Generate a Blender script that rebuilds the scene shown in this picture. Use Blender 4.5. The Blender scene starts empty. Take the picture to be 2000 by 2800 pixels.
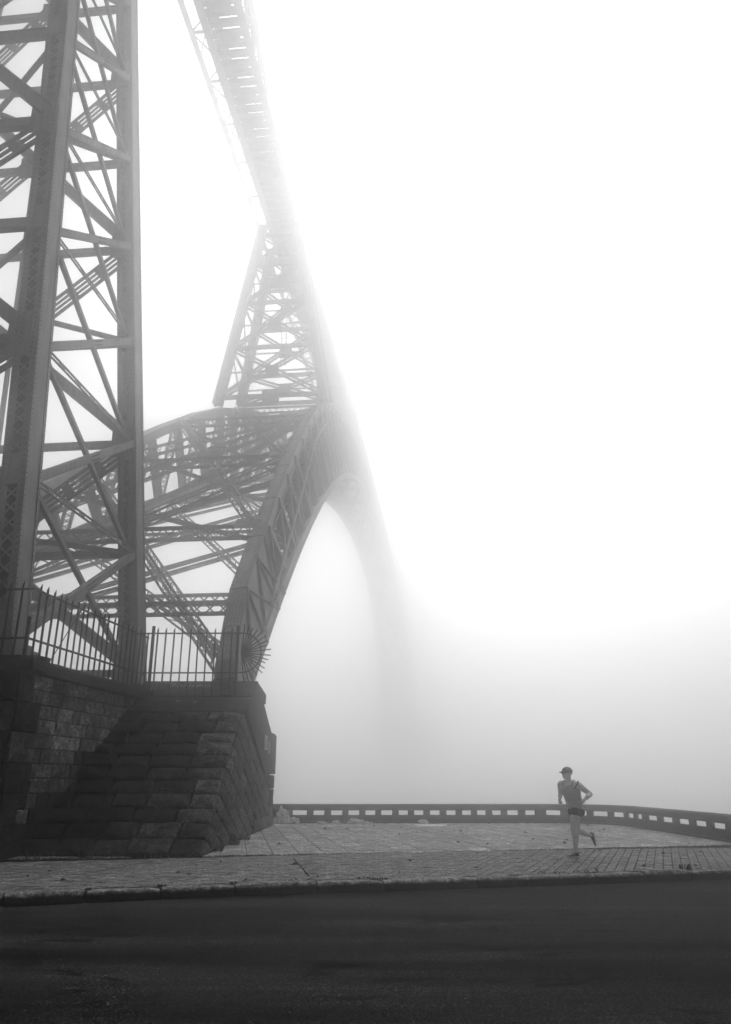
import bpy, bmesh, math, random
from math import sin, cos, pi, radians, sqrt, atan2, hypot
from mathutils import Vector, Matrix, noise

random.seed(11)
V = Vector
scene = bpy.context.scene

# ---------------------------------------------------------------- camera
cam_data = bpy.data.cameras.new("camera")
cam = bpy.data.objects.new("camera", cam_data)
scene.collection.objects.link(cam)
scene.camera = cam
cam_data.sensor_fit = 'VERTICAL'
cam_data.sensor_height = 36.0
cam_data.lens = 2129.0 / 2800.0 * 36.0
cam_data.clip_start = 0.05
cam_data.clip_end = 4000.0
cam.location = (0.0, 0.0, 1.5)
cam.rotation_euler = (radians(90.0 + 19.0), 0.0, 0.0)

# ---------------------------------------------------------------- sky, sun, exposure
SUN_EL = radians(46.0)
SUN_AZ = radians(8.0)            # to the right of straight ahead
world = bpy.data.worlds.new("World")
scene.world = world
world.use_nodes = True
wn = world.node_tree
wn.nodes.clear()
sky = wn.nodes.new("ShaderNodeTexSky")
sky.sky_type = 'NISHITA'
sky.sun_disc = False
sky.sun_elevation = SUN_EL
sky.sun_rotation = SUN_AZ
sky.air_density = 1.0
sky.dust_density = 4.0
sky.ozone_density = 1.0
bw = wn.nodes.new("ShaderNodeRGBToBW")          # black and white photograph
bg = wn.nodes.new("ShaderNodeBackground")
bg.inputs["Strength"].default_value = 0.15
wo = wn.nodes.new("ShaderNodeOutputWorld")
wn.links.new(sky.outputs[0], bw.inputs[0])
wn.links.new(bw.outputs[0], bg.inputs["Color"])
wn.links.new(bg.outputs[0], wo.inputs["Surface"])

sun_data = bpy.data.lights.new("sun", 'SUN')
sun_data.energy = 1.0
sun_data.angle = radians(120.0)
sun_data.color = (1.0, 1.0, 1.0)
sun = bpy.data.objects.new("sun", sun_data)
scene.collection.objects.link(sun)
_d = V((sin(SUN_AZ) * cos(SUN_EL), cos(SUN_AZ) * cos(SUN_EL), sin(SUN_EL)))
sun.rotation_euler = (-_d).to_track_quat('-Z', 'Y').to_euler()
sun.location = (0, 0, 80)

scene.view_settings.view_transform = 'Standard'
scene.view_settings.look = 'None'
scene.view_settings.exposure = -0.3
scene.view_settings.gamma = 1.0
scene.view_settings.use_curve_mapping = False
scene.cycles.use_denoising = True
scene.cycles.denoising_prefilter = 'NONE'      # keeps the fine texture
scene.cycles.use_adaptive_sampling = True
scene.cycles.adaptive_threshold = 0.012
scene.cycles.use_light_tree = False
scene.cycles.use_guiding = False
scene.cycles.max_bounces = 20
scene.cycles.diffuse_bounces = 3
scene.cycles.glossy_bounces = 2
scene.cycles.transparent_max_bounces = 8
scene.cycles.volume_bounces = 18
scene.cycles.caustics_reflective = False
scene.cycles.caustics_refractive = False

HAZE_DENSITY = 0.019
HAZE_G = 0.962

# ---------------------------------------------------------------- helpers
OFF = {}


def new_mesh_object(name, verts, faces, mat=None, parent=None, smooth=False):
    me = bpy.data.meshes.new(name)
    me.from_pydata([tuple(v) for v in verts], [], faces)
    me.validate()
    me.update()
    if smooth:
        for p in me.polygons:
            p.use_smooth = True
    return link(name, me, mat, parent)


def link(name, me, mat=None, parent=None):
    o = bpy.data.objects.new(name, me)
    scene.collection.objects.link(o)
    if mat is not None and me is not None and len(me.materials) == 0:
        me.materials.append(mat)
    if parent is not None:
        o.parent = parent
    return o


def tag(o, label=None, cat=None, group=None, kind=None):
    if label:
        o["label"] = label
    if cat:
        o["category"] = cat
    if group:
        o["group"] = group
    if kind:
        o["kind"] = kind
    return o


def empty(name, loc=(0, 0, 0), rz=0.0, parent=None):
    o = bpy.data.objects.new(name, None)
    scene.collection.objects.link(o)
    o.location = loc
    o.rotation_euler = (0, 0, rz)
    o.empty_display_size = 0.3
    if parent is not None:
        o.parent = parent
    return o


class MB:
    """collects shapes into one mesh"""

    def __init__(self, off=(0, 0, 0)):
        self.v = []
        self.f = []
        self.off = V(off)

    def add(self, verts, faces):
        b = len(self.v)
        self.v.extend([V(p) - self.off for p in verts])
        self.f.extend([tuple(b + i for i in f) for f in faces])

    def hexa(self, c):
        self.add(c, [(0, 3, 2, 1), (4, 5, 6, 7), (0, 1, 5, 4), (1, 2, 6, 5), (2, 3, 7, 6), (3, 0, 4, 7)])

    def box(self, lo, hi):
        x0, y0, z0 = lo
        x1, y1, z1 = hi
        self.hexa([(x0, y0, z0), (x1, y0, z0), (x1, y1, z0), (x0, y1, z0), (x0, y0, z1), (x1, y0, z1), (x1, y1, z1), (x0, y1, z1)])

    def obox(self, c, a, b, d):
        """box at centre c with half vectors a, b, d"""
        c, a, b, d = V(c), V(a), V(b), V(d)
        self.hexa([c - a - b - d, c + a - b - d, c + a + b - d, c - a + b - d, c - a - b + d, c + a - b + d, c + a + b + d, c - a + b + d])

    def beam(self, p0, p1, w, h, up=(0, 0, 1), du=0.0, dv=0.0):
        """bar from p0 to p1; w across, h along up; du, dv shift across and up"""
        p0, p1 = V(p0), V(p1)
        d = (p1 - p0).normalized()
        side = d.cross(V(up))
        if side.length < 1e-6:
            side = d.cross(V((1, 0, 0)))
        side.normalize()
        u = side.cross(d)
        o = side * du + u * dv
        a, b = side * (w / 2), u * (h / 2)
        p0, p1 = p0 + o, p1 + o
        self.hexa([p0 - a - b, p0 + a - b, p0 + a + b, p0 - a + b, p1 - a - b, p1 + a - b, p1 + a + b, p1 - a + b])

    def tube(self, pts, r, n=8, cap=True):
        pts = [V(p) for p in pts]
        rr = r if isinstance(r, (list, tuple)) else [r] * len(pts)
        base = len(self.v)
        vs = []
        for i, p in enumerate(pts):
            d = (pts[min(i + 1, len(pts) - 1)] - pts[max(i - 1, 0)]).normalized()
            a = d.orthogonal().normalized() if abs(d.z) > 0.9 else d.cross(V((0, 0, 1))).normalized()
            b = d.cross(a)
            for k in range(n):
                t = 2 * pi * k / n
                vs.append(p + (a * cos(t) + b * sin(t)) * rr[i])
        fs = []
        for i in range(len(pts) - 1):
            for k in range(n):
                k2 = (k + 1) % n
                fs.append((i * n + k, i * n + k2, (i + 1) * n + k2, (i + 1) * n + k))
        if cap:
            fs.append(tuple(range(n - 1, -1, -1)))
            fs.append(tuple((len(pts) - 1) * n + k for k in range(n)))
        self.add(vs, fs)

    def rivet(self, p, nrm, r=0.022, hgt=0.016):
        p, nrm = V(p), V(nrm).normalized()
        a = nrm.orthogonal().normalized()
        b = nrm.cross(a)
        vs = []
        for k in range(6):
            t = 2 * pi * k / 6
            vs.append(p + (a * cos(t) + b * sin(t)) * r)
        for k in range(6):
            t = 2 * pi * k / 6
            vs.append(p + (a * cos(t) + b * sin(t)) * r * 0.6 + nrm * hgt)
        fs = [(k, (k + 1) % 6, 6 + (k + 1) % 6, 6 + k) for k in range(6)] + [tuple(range(6, 12))]
        self.add(vs, fs)

    def build(self, name, mat, parent=None, smooth=False):
        return new_mesh_object(name, self.v, self.f, mat, parent, smooth)


def solid(poly, O, U, W, N, depth, proud, inset, bulge=0.0, grid=0, rough=0.0, seed=0.0):
    """a stone: outline poly (u, w) on a plane, from -depth behind to +proud in front, edges eased by inset"""
    O, U, W, N = V(O), V(U), V(W), V(N)
    n = len(poly)
    cx = sum(p[0] for p in poly) / n
    cy = sum(p[1] for p in poly) / n
    vs, fs = [], []

    def at(p, z):
        return O + U * p[0] + W * p[1] + N * z
    ins = []
    for i in range(n):
        a, b, c = V(poly[i - 1]), V(poly[i]), V(poly[(i + 1) % n])
        e1 = (b - a)
        e2 = (c - b)
        e1 = e1.normalized() if e1.length > 1e-9 else V((1, 0))
        e2 = e2.normalized() if e2.length > 1e-9 else V((1, 0))
        n1, n2 = V((-e1.y, e1.x)), V((-e2.y, e2.x))
        m = n1 + n2
        if m.length < 1e-6:
            m = n1
        m.normalize()
        k = max(0.35, m.dot(n1))
        q = b + m * (inset / k)
        ins.append((q.x, q.y))
    for p in poly:
        vs.append(at(p, -depth))
    for p in poly:
        vs.append(at(p, proud - inset * 0.8))
    if n == 4 and grid > 1:
        g = grid
        base = len(vs)
        for j in range(g + 1):
            for i in range(g + 1):
                a, b = i / g, j / g
                x = (ins[0][0] * (1 - a) + ins[1][0] * a) * (1 - b) + (ins[3][0] * (1 - a) + ins[2][0] * a) * b
                y = (ins[0][1] * (1 - a) + ins[1][1] * a) * (1 - b) + (ins[3][1] * (1 - a) + ins[2][1] * a) * b
                edge = min(a, b, 1 - a, 1 - b)
                z = proud + bulge * (1 - (2 * a - 1) ** 2) * (1 - (2 * b - 1) ** 2)
                if rough:
                    z += rough * noise.noise(V((x * 4 + seed * 7.3, y * 4, seed))) * (1.0 if edge > 0 else 0.5)
                vs.append(at((x, y), z))
        for j in range(g):
            for i in range(g):
                k = base + j * (g + 1) + i
                fs.append((k, k + 1, k + g + 2, k + g + 1))
        ring = [base + i for i in range(g)] + [base + g + j * (g + 1) for j in range(g)] + \
               [base + g * (g + 1) + g - i for i in range(g)] + [base + (g - j) * (g + 1) for j in range(g)]
        L = len(ring)
        for q in range(4):
            seg = [ring[(q * g + i) % L] for i in range(g + 1)]
            fs.append(tuple([n + q, n + (q + 1) % 4] + seg[::-1]))
    else:
        base = len(vs)
        for p in ins:
            vs.append(at(p, proud))
        if bulge > 0:
            vs.append(at((cx, cy), proud + bulge))
            c = len(vs) - 1
            for i in range(n):
                fs.append((base + i, base + (i + 1) % n, c))
        else:
            fs.append(tuple(base + i for i in range(n)))
        for i in range(n):
            j = (i + 1) % n
            fs.append((n + i, n + j, base + j, base + i))
    for i in range(n):
        j = (i + 1) % n
        fs.append((i, j, n + j, n + i))
    return vs, fs


def clip(poly, a, b, c):
    """keep the side a*x + b*y <= c"""
    out = []
    n = len(poly)
    for i in range(n):
        p, q = poly[i], poly[(i + 1) % n]
        dp, dq = a * p[0] + b * p[1] - c, a * q[0] + b * q[1] - c
        if dp <= 0:
            out.append(p)
        if (dp < 0 < dq) or (dq < 0 < dp):
            t = dp / (dp - dq)
            out.append((p[0] + (q[0] - p[0]) * t, p[1] + (q[1] - p[1]) * t))
    res = []
    for p in out:
        if not res or hypot(p[0] - res[-1][0], p[1] - res[-1][1]) > 1e-4:
            res.append(p)
    if len(res) > 1 and hypot(res[0][0] - res[-1][0], res[0][1] - res[-1][1]) < 1e-4:
        res.pop()
    return res


def clip_convex(poly, hull):
    """clip by a counter-clockwise convex polygon"""
    for i in range(len(hull)):
        if len(poly) < 3:
            return []
        p, q = hull[i], hull[(i + 1) % len(hull)]
        ex, ey = q[0] - p[0], q[1] - p[1]
        poly = clip(poly, ey, -ex, ey * p[0] - ex * p[1])
    return poly if len(poly) >= 3 else []


def area(poly):
    return 0.5 * sum(poly[i][0] * poly[(i + 1) % len(poly)][1] - poly[(i + 1) % len(poly)][0] * poly[i][1] for i in range(len(poly)))


def shrink(poly, d):
    """move every edge of a convex counter-clockwise polygon inwards by d"""
    hull = poly
    out = poly
    for i in range(len(hull)):
        if len(out) < 3:
            return []
        p, q = hull[i], hull[(i + 1) % len(hull)]
        ex, ey = q[0] - p[0], q[1] - p[1]
        L = hypot(ex, ey)
        if L < 1e-6:
            continue
        nx, ny = ey / L, -ex / L
        out = clip(out, nx, ny, nx * p[0] + ny * p[1] - d)
    return out if len(out) >= 3 else []


# ---------------------------------------------------------------- materials
def nd(nt, kind, **kw):
    n = nt.nodes.new(kind)
    for k, v in kw.items():
        setattr(n, k, v)
    return n


def mat_new(name):
    m = bpy.data.materials.new(name)
    m.use_nodes = True
    nt = m.node_tree
    b = nt.nodes["Principled BSDF"]
    b.inputs["Specular IOR Level"].default_value = 0.3
    return m, nt, b


def ramp(nt, src, stops):
    r = nd(nt, "ShaderNodeValToRGB")
    while len(r.color_ramp.elements) < len(stops):
        r.color_ramp.elements.new(0.5)
    for e, (p, c) in zip(r.color_ramp.elements, stops):
        e.position = p
        e.color = (c, c, c, 1)
    nt.links.new(src, r.inputs[0])
    return r.outputs[0]


def tex_noise(nt, scale, detail=4.0, rough=0.55, coord="Object", stretch=None, distortion=0.0):
    tc = nd(nt, "ShaderNodeTexCoord")
    if coord == "World":
        src = nd(nt, "ShaderNodeNewGeometry").outputs["Position"]
    else:
        src = tc.outputs[coord]
    if stretch:
        mp = nd(nt, "ShaderNodeMapping")
        mp.inputs["Scale"].default_value = stretch
        nt.links.new(src, mp.inputs[0])
        src = mp.outputs[0]
    n = nd(nt, "ShaderNodeTexNoise")
    n.inputs["Scale"].default_value = scale
    n.inputs["Detail"].default_value = detail
    n.inputs["Roughness"].default_value = rough
    n.inputs["Distortion"].default_value = distortion
    nt.links.new(src, n.inputs["Vector"])
    return n.outputs["Fac"]


def mul(nt, a, b, op='MULTIPLY', clampit=False):
    m = nd(nt, "ShaderNodeMath", operation=op)
    m.use_clamp = clampit
    for i, s in enumerate((a, b)):
        if isinstance(s, (int, float)):
            m.inputs[i].default_value = s
        else:
            nt.links.new(s, m.inputs[i])
    return m.outputs[0]


def mixv(nt, fac, a, b):
    m = nd(nt, "ShaderNodeMix", data_type='FLOAT')
    for i, s in ((0, fac), (2, a), (3, b)):
        if isinstance(s, (int, float)):
            m.inputs[i].default_value = s
        else:
            nt.links.new(s, m.inputs[i])
    return m.outputs[0]


def bump(nt, b, src, strength=0.4, dist=0.02):
    bp = nd(nt, "ShaderNodeBump")
    bp.inputs["Strength"].default_value = strength
    bp.inputs["Distance"].default_value = dist
    nt.links.new(src, bp.inputs["Height"])
    nt.links.new(bp.outputs[0], b.inputs["Normal"])


def tone(nt, val):
    c = nd(nt, "ShaderNodeCombineColor")
    for i in range(3):
        nt.links.new(val, c.inputs[i])
    return c.outputs[0]


def plain(name, v, rough=0.6, spec=0.3, nscale=0, namp=0.0, tint=(1, 1, 1), bumps=0.0):
    m, nt, b = mat_new(name)
    b.inputs["Roughness"].default_value = rough
    b.inputs["Specular IOR Level"].default_value = spec
    if nscale:
        f = tex_noise(nt, nscale, 5.0, 0.6)
        col = ramp(nt, f, [(0.3, v * (1 - namp)), (0.7, v * (1 + namp))])
        nt.links.new(col, b.inputs["Base Color"])
        if bumps:
            bump(nt, b, f, bumps, 0.02)
    else:
        b.inputs["Base Color"].default_value = (v * tint[0], v * tint[1], v * tint[2], 1)
    return m


def steel(name, v):
    """weathered painted iron: blotches, thin run-down streaks, small bumps"""
    m, nt, b = mat_new(name)
    blot = tex_noise(nt, 0.9, 6.0, 0.6, "World")
    fine = tex_noise(nt, 14.0, 4.0, 0.6, "World")
    streak = tex_noise(nt, 3.0, 4.0, 0.6, "World", stretch=(3.0, 3.0, 0.22))
    a = ramp(nt, blot, [(0.3, 0.72), (0.7, 1.2)])
    c = ramp(nt, fine, [(0.3, 0.88), (0.7, 1.1)])
    s = ramp(nt, streak, [(0.35, 0.7), (0.6, 1.08)])
    t = mul(nt, mul(nt, mul(nt, a, c), s), v)
    nt.links.new(tone(nt, t), b.inputs["Base Color"])
    b.inputs["Roughness"].default_value = 0.62
    b.inputs["Specular IOR Level"].default_value = 0.35
    bump(nt, b, fine, 0.12, 0.01)
    return m


def stone(name, lo, hi, mould=0.6, speck=0.35, scale=1.0, mould_lo=0.006, bstr=0.9, pale=None):
    """granite: grain, tone from stone to stone, black mould in patches, pale lichen specks"""
    m, nt, b = mat_new(name)
    oi = nd(nt, "ShaderNodeObjectInfo")
    base = ramp(nt, oi.outputs["Random"], [(0.0, lo), (0.6, (lo * 1.4 + hi * 0.6) / 2), (0.85, hi * 0.8), (1.0, hi)])
    grain = tex_noise(nt, 17.0 * scale, 6.0, 0.8, "World")
    mid = tex_noise(nt, 4.5 * scale, 7.0, 0.75, "World")
    big = tex_noise(nt, 0.8 * scale, 6.0, 0.62, "World")
    g = ramp(nt, grain, [(0.34, 0.2), (0.5, 0.8), (0.66, 2.4)])
    md = ramp(nt, mid, [(0.34, 0.25), (0.5, 0.9), (0.66, 1.9)])
    t = mul(nt, mul(nt, base, g), md)
    mask = ramp(nt, mul(nt, mul(nt, big, 0.7), mul(nt, mid, 0.3), 'ADD'), [(0.44, 1.0), (0.53, 0.0)])
    mask = mul(nt, mask, mould)
    t = mixv(nt, mask, t, mul(nt, mid, mould_lo * 2))
    lich = tex_noise(nt, 11.0 * scale, 5.0, 0.7, "World")
    lm = ramp(nt, lich, [(0.60, 0.0), (0.68, 1.0)])
    lm = mul(nt, lm, speck)
    t = mixv(nt, lm, t, pale if pale else hi * 2.2)
    nt.links.new(tone(nt, t), b.inputs["Base Color"])
    b.inputs["Roughness"].default_value = 0.9
    b.inputs["Specular IOR Level"].default_value = 0.12
    h = mul(nt, mul(nt, mid, 1.0), mul(nt, grain, 0.4), 'ADD')
    bump(nt, b, h, bstr, 0.06)
    return m


M = {}
M["steel_pier"] = steel("steel_pier", 0.2)
M["steel_arch"] = steel("steel_arch", 0.26)
M["steel_far"] = steel("steel_far", 0.26)
M["steel_shade"] = steel("steel_shade", 0.005)  # near-black steel: the legs' inner shade is put into its colour
M["rivet"] = plain("rivet", 0.012, 0.6)
M["rivet_pier"] = plain("rivet_pier", 0.012, 0.6)
M["iron"] = plain("iron", 0.008, 0.6, 0.2, 9.0, 0.5)
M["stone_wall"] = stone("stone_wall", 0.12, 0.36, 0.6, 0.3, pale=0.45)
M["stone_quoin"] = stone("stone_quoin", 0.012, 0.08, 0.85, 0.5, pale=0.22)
M["stone_dark"] = stone("stone_dark", 0.004, 0.016, 0.8, 0.25, mould_lo=0.002, pale=0.06)  # near-black granite for the lower and left-hand stones
M["stone_slope"] = stone("stone_slope", 0.035, 0.16, 0.6, 0.65, pale=0.42)
M["stone_side"] = stone("stone_side", 0.035, 0.16, 0.5, 0.7, pale=0.42)
M["concrete"] = stone("concrete", 0.03, 0.045, 0.6, 0.6, 0.8, 0.008, 0.5, pale=0.13)
M["coping"] = stone("coping", 0.008, 0.02, 0.7, 0.5, pale=0.09)
M["mortar"] = plain("mortar", 0.002, 0.95, 0.0, 7.0, 0.5)
M["parapet"] = stone("parapet", 0.006, 0.012, 0.7, 0.5, 1.0, 0.003, 0.6, pale=0.06)
M["kerb"] = stone("kerb", 0.26, 0.4, 0.2, 0.4, 1.2, 0.02, 0.9, pale=0.5)
M["slab"] = stone("slab", 0.34, 0.56, 0.35, 0.3, 0.8, 0.12, 0.35, pale=0.5)
M["paver"] = stone("paver", 0.22, 0.34, 0.3, 0.25, 0.9, 0.06, 0.5, pale=0.38)
M["joint"] = plain("joint", 0.006, 0.95, 0.0, 5.0, 0.4)

# ================================================================ SETTING
K0 = V((-5.0, 11.82, 0.0))
KD = V((0.9645, 0.264, 0.0))
KN = V((-0.264, 0.9645, 0.0))
ROAD_Z = -0.15
_kb = [(-60, -3.5), (-10, -1.1), (-3, -0.42), (0, 0.0), (1, 0.13), (3, 0.24), (5, 0.23), (7, 0.12), (12, 0.12), (60, 0.12)]


def kerb_b(a):
    for (a0, b0), (a1, b1) in zip(_kb, _kb[1:]):
        if a0 <= a <= a1:
            return b0 + (b1 - b0) * (a - a0) / (a1 - a0)
    return _kb[-1][1]


def kw(a, b, z=0.0):
    p = K0 + KD * a + KN * b
    return V((p.x, p.y, z))


def asphalt():
    m, nt, b = mat_new("asphalt")
    grit = tex_noise(nt, 34.0, 5.0, 0.85, "World")
    mid = tex_noise(nt, 7.0, 6.0, 0.7, "World")
    geo0 = nd(nt, "ShaderNodeNewGeometry")
    rm = nd(nt, "ShaderNodeMapping")
    rm.inputs["Rotation"].default_value = (0, 0, radians(-15.3))
    rm.inputs["Scale"].default_value = (0.10, 1.1, 1.0)
    nt.links.new(geo0.outputs["Position"], rm.inputs[0])
    bn = nd(nt, "ShaderNodeTexNoise")
    bn.inputs["Scale"].default_value = 1.0
    bn.inputs["Detail"].default_value = 6.0
    bn.inputs["Roughness"].default_value = 0.65
    nt.links.new(rm.outputs[0], bn.inputs["Vector"])
    band = bn.outputs["Fac"]
    g = ramp(nt, grit, [(0.40, 0.1), (0.5, 0.7), (0.58, 2.2), (0.66, 7.0)])
    md = ramp(nt, mid, [(0.3, 0.6), (0.7, 1.5)])
    bd = ramp(nt, band, [(0.36, 0.3), (0.5, 0.9), (0.64, 2.0)])
    t = mul(nt, mul(nt, mul(nt, g, md), bd), 0.022)
    chip = ramp(nt, tex_noise(nt, 22.0, 2.0, 0.5, "World"), [(0.73, 0.0), (0.75, 1.0)])
    t = mixv(nt, mul(nt, chip, 0.8), t, 0.25)
    # damp and oil spots
    spot = tex_noise(nt, 2.6, 3.0, 0.45, "World", stretch=(0.55, 1.0, 1.0), distortion=0.6)
    sm = ramp(nt, spot, [(0.63, 0.0), (0.66, 1.0)])
    t = mixv(nt, mul(nt, sm, 0.75), t, 0.002)
    geo = nd(nt, "ShaderNodeNewGeometry")
    for (x, y, rx, ry) in ((1.05, 11.0, 0.42, 0.26), (0.95, 9.3, 0.14, 0.1), (2.6, 11.6, 0.2, 0.1)):
        mp = nd(nt, "ShaderNodeMapping")
        mp.inputs["Location"].default_value = (-x / rx, -y / ry, 0)
        mp.inputs["Scale"].default_value = (1 / rx, 1 / ry, 0.0)
        nt.links.new(geo.outputs["Position"], mp.inputs[0])
        ln = nd(nt, "ShaderNodeVectorMath", operation='LENGTH')
        nt.links.new(mp.outputs[0], ln.inputs[0])
        d = mul(nt, ln.outputs["Value"], mul(nt, mid, 1.3), 'ADD')
        k = ramp(nt, mul(nt, d, 0.5), [(0.72, 0.8), (0.86, 0.0)])
        t = mixv(nt, k, t, 0.002)
    nt.links.new(tone(nt, t), b.inputs["Base Color"])
    b.inputs["Roughness"].default_value = 0.85
    b.inputs["Specular IOR Level"].default_value = 0.02
    bump(nt, b, grit, 0.8, 0.012)
    return m


M["asphalt"] = asphalt()
M["water"] = plain("water", 0.03, 0.12, 0.5, 0.4, 0.3, bumps=0.15)

# --- river far below, road, pavement bed
mb = MB()
mb.add([(-420, -95, -13.0), (420, -95, -13.0), (420, 520, -13.0), (-420, 520, -13.0)], [(0, 1, 2, 3)])
tag(mb.build("river", M["water"]), "grey river far below, hidden in the fog", kind="structure")

mb = MB()
aa = [-60, -30, -10, -3, 0, 1, 2, 3, 4, 5, 6, 7, 12, 30, 60]
vs, fs = [], []
for a in aa:
    vs.append(kw(a, kerb_b(a) + 0.1, ROAD_Z))
for a in aa:
    vs.append(kw(a, -24, ROAD_Z))
for a in aa:
    vs.append(kw(a, -24, -13.4))
n = len(aa)
for i in range(n - 1):
    fs.append((i + 1, i, n + i, n + i + 1))
    fs.append((n + i + 1, n + i, 2 * n + i, 2 * n + i + 1))
mb.add(vs, fs)
road = tag(mb.build("road", M["asphalt"]), "dark worn asphalt road along the kerb", kind="structure")

# parapet line (inner face), also the edge of the terrace
PAR = [V((-3.55, 31.1, 0)), V((6.5, 31.15, 0))]
for k in range(1, 9):
    t = radians(90 - 85 * k / 8)
    PAR.append(V((6.5 + 2.55 * cos(t), 28.6 + 2.55 * sin(t), 0)))
PAR += [V((9.28, 24.5, 0)), V((9.36, 21.2, 0))]
for k in range(1, 7):                               # off the frame it turns along the pavement
    t = radians(180 + 70 * k / 6)
    PAR.append(V((11.76 + 2.4 * cos(t), 21.1 + 2.4 * sin(t), 0)))
PAR.append(PAR[-1] + KD * 22)

terr = [kw(a, kerb_b(a) + 0.16) for a in (-60, -10, -3, 0, 1, 3, 5, 7, 12, 40)]
terr += [p + V((0.25, 0.2, 0)) for p in PAR[::-1]]
terr += [V((-60, 31.4, 0))]
mb = MB()
n = len(terr)
bm_v = [V((p.x, p.y, -0.03)) for p in terr] + [V((p.x, p.y, -13.4)) for p in terr]
mb.add(bm_v, [tuple(range(n))] + [(i, n + i, n + (i + 1) % n, (i + 1) % n) for i in range(n)])
pavement = tag(mb.build("pavement", M["joint"]), "stone pavement and lookout terrace", kind="structure")

def kerb_darken():  # kerb colour turns near-black below the top edge, along an uneven line
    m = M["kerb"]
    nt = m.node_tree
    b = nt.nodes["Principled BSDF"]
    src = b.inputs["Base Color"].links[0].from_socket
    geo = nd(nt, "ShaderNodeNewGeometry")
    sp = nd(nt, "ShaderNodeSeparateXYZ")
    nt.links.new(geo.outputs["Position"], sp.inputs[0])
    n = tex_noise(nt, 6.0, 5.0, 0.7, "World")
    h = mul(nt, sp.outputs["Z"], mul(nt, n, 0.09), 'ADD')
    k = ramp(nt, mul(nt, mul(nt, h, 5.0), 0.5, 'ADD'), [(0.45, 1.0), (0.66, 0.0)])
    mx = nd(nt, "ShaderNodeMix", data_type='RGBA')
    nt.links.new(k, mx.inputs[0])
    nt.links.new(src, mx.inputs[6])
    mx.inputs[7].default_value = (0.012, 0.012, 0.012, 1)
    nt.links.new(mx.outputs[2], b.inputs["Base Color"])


kerb_darken()
# --- kerb stones
kj = [-13.2, -12.0, -10.8, -9.6, -8.4, -7.2, -6.0, -4.85, -3.6, -2.35, -1.15, 0.03, 1.1, 2.14, 3.22, 4.48, 5.54, 7.11, 7.83, 9.27, 10.2, 11.13, 12.3, 13.5, 14.7, 15.9, 17.1, 18.3, 19.5]
kerb = empty("kerb", kw(4, kerb_b(4)))
tag(kerb, "granite kerb between road and pavement", kind="structure")
for i, (a0, a1) in enumerate(zip(kj, kj[1:])):
    p0, p1 = kw(a0, kerb_b(a0)), kw(a1, kerb_b(a1))
    L = (p1 - p0).length
    u = (p1 - p0).normalized()
    nin = V((-u.y, u.x, 0))
    g = 4
    zt = random.uniform(-0.006, 0.022)
    tilt = random.uniform(-0.012, 0.012)
    wdt = 0.30 + random.uniform(-0.015, 0.02)
    vs, fs = [], []
    prof = [(0.0, -0.3), (0.0, -0.10), (0.004, 0.0), (0.022, 0.03), (0.06, 0.045), (0.2, 0.042), (wdt, 0.036)]
    nn = 6
    gap = 0.012
    for k in range(nn + 1):
        q = p0 + u * (gap + (L - 2 * gap) * k / nn)
        end = 0.016 if k in (0, nn) else 0.0
        for (o, z) in prof:
            w = random.uniform(-0.006, 0.006)
            vs.append(q + nin * (o + w + end * (o < 0.1)) + V((0, 0, z - 0.04 + zt + tilt * (k / nn - 0.5) * 2 + random.uniform(-0.004, 0.004) - end * (z > 0))) - kerb.location)
    m = len(prof)
    for k in range(nn):
        for j in range(m - 1):
            fs.append((k * m + j, (k + 1) * m + j, (k + 1) * m + j + 1, k * m + j + 1))
    fs.append(tuple(range(m)))
    fs.append(tuple(nn * m + j for j in range(m - 1, -1, -1)))
    o = new_mesh_object("kerb_stone", vs, fs, M["kerb"], kerb)

# --- small pavers laid slantwise to the kerb
az = radians(19.9)
G1 = V((sin(az), cos(az), 0))
G2 = V((cos(az), -sin(az), 0))
A1, A2 = 0.162, 0.385
PO = kw(3, 2.5)


def paver_hull():
    h = []
    for a in (-14, -3, 0, 3, 6, 12, 20):
        h.append(kw(a, kerb_b(a) + 0.32))
    return h


def dslab(a):
    """distance of the joint between pavers and slabs from the kerb line"""
    return 4.95 if a < 8 else (4.95 - 0.1 * (a - 8) if a < 16 else 4.15)


pav = []
rng = random.Random(5)
for i in range(-140, 150):
    for j in range(-40, 45):
        c = PO + G2 * (i * A1) + G1 * (j * A2)
        ab = (c - K0).dot(KD), (c - K0).dot(KN)
        a, b = ab
        if a < -8.5 or a > 18.5 or b < 0.1 or b > 5.2:
            continue
        lo, hi = kerb_b(a) + 0.33, dslab(a)
        e = 0.0085
        poly = [(-A1 / 2 + e, -A2 / 2 + e), (A1 / 2 - e, -A2 / 2 + e), (A1 / 2 - e, A2 / 2 - e), (-A1 / 2 + e, A2 / 2 - e)]
        # in (along kerb, from kerb) axes
        q = []
        for (x, y) in poly:
            w = c + G2 * x + G1 * y - K0
            q.append((w.dot(KD), w.dot(KN)))
        q = clip(q, 0, -1, -lo)
        if len(q) >= 3:
            q = clip(q, 0, 1, hi - 0.008)
        # straight expansion joints across the strip
        for (ja, jb, sl) in ((5.05, 5.0, 0.18), (1.6, 3.0, -0.42)):
            pass
        if len(q) < 3 or abs(area(q)) < 0.0012:
            continue
        if area(q) < 0:
            q = q[::-1]
        d = (c - cam.location).length
        inview = abs(c.x) / max(c.y, 1) < 0.5
        pav.append((abs(area(q)) / d ** 3 if inview else 0.0, q))
pav.sort(key=lambda t: -t[0])
rest = MB()
for k, (sz, q) in enumerate(pav):
    z = rng.uniform(-0.004, 0.003)
    vs, fs = solid(q, K0 + V((0, 0, z)), KD, KN, V((0, 0, 1)), 0.03, 0.0, 0.005)
    if k < 300:
        new_mesh_object("paver", vs, fs, M["paver"], pavement)
    else:
        rest.add(vs, fs)
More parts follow.
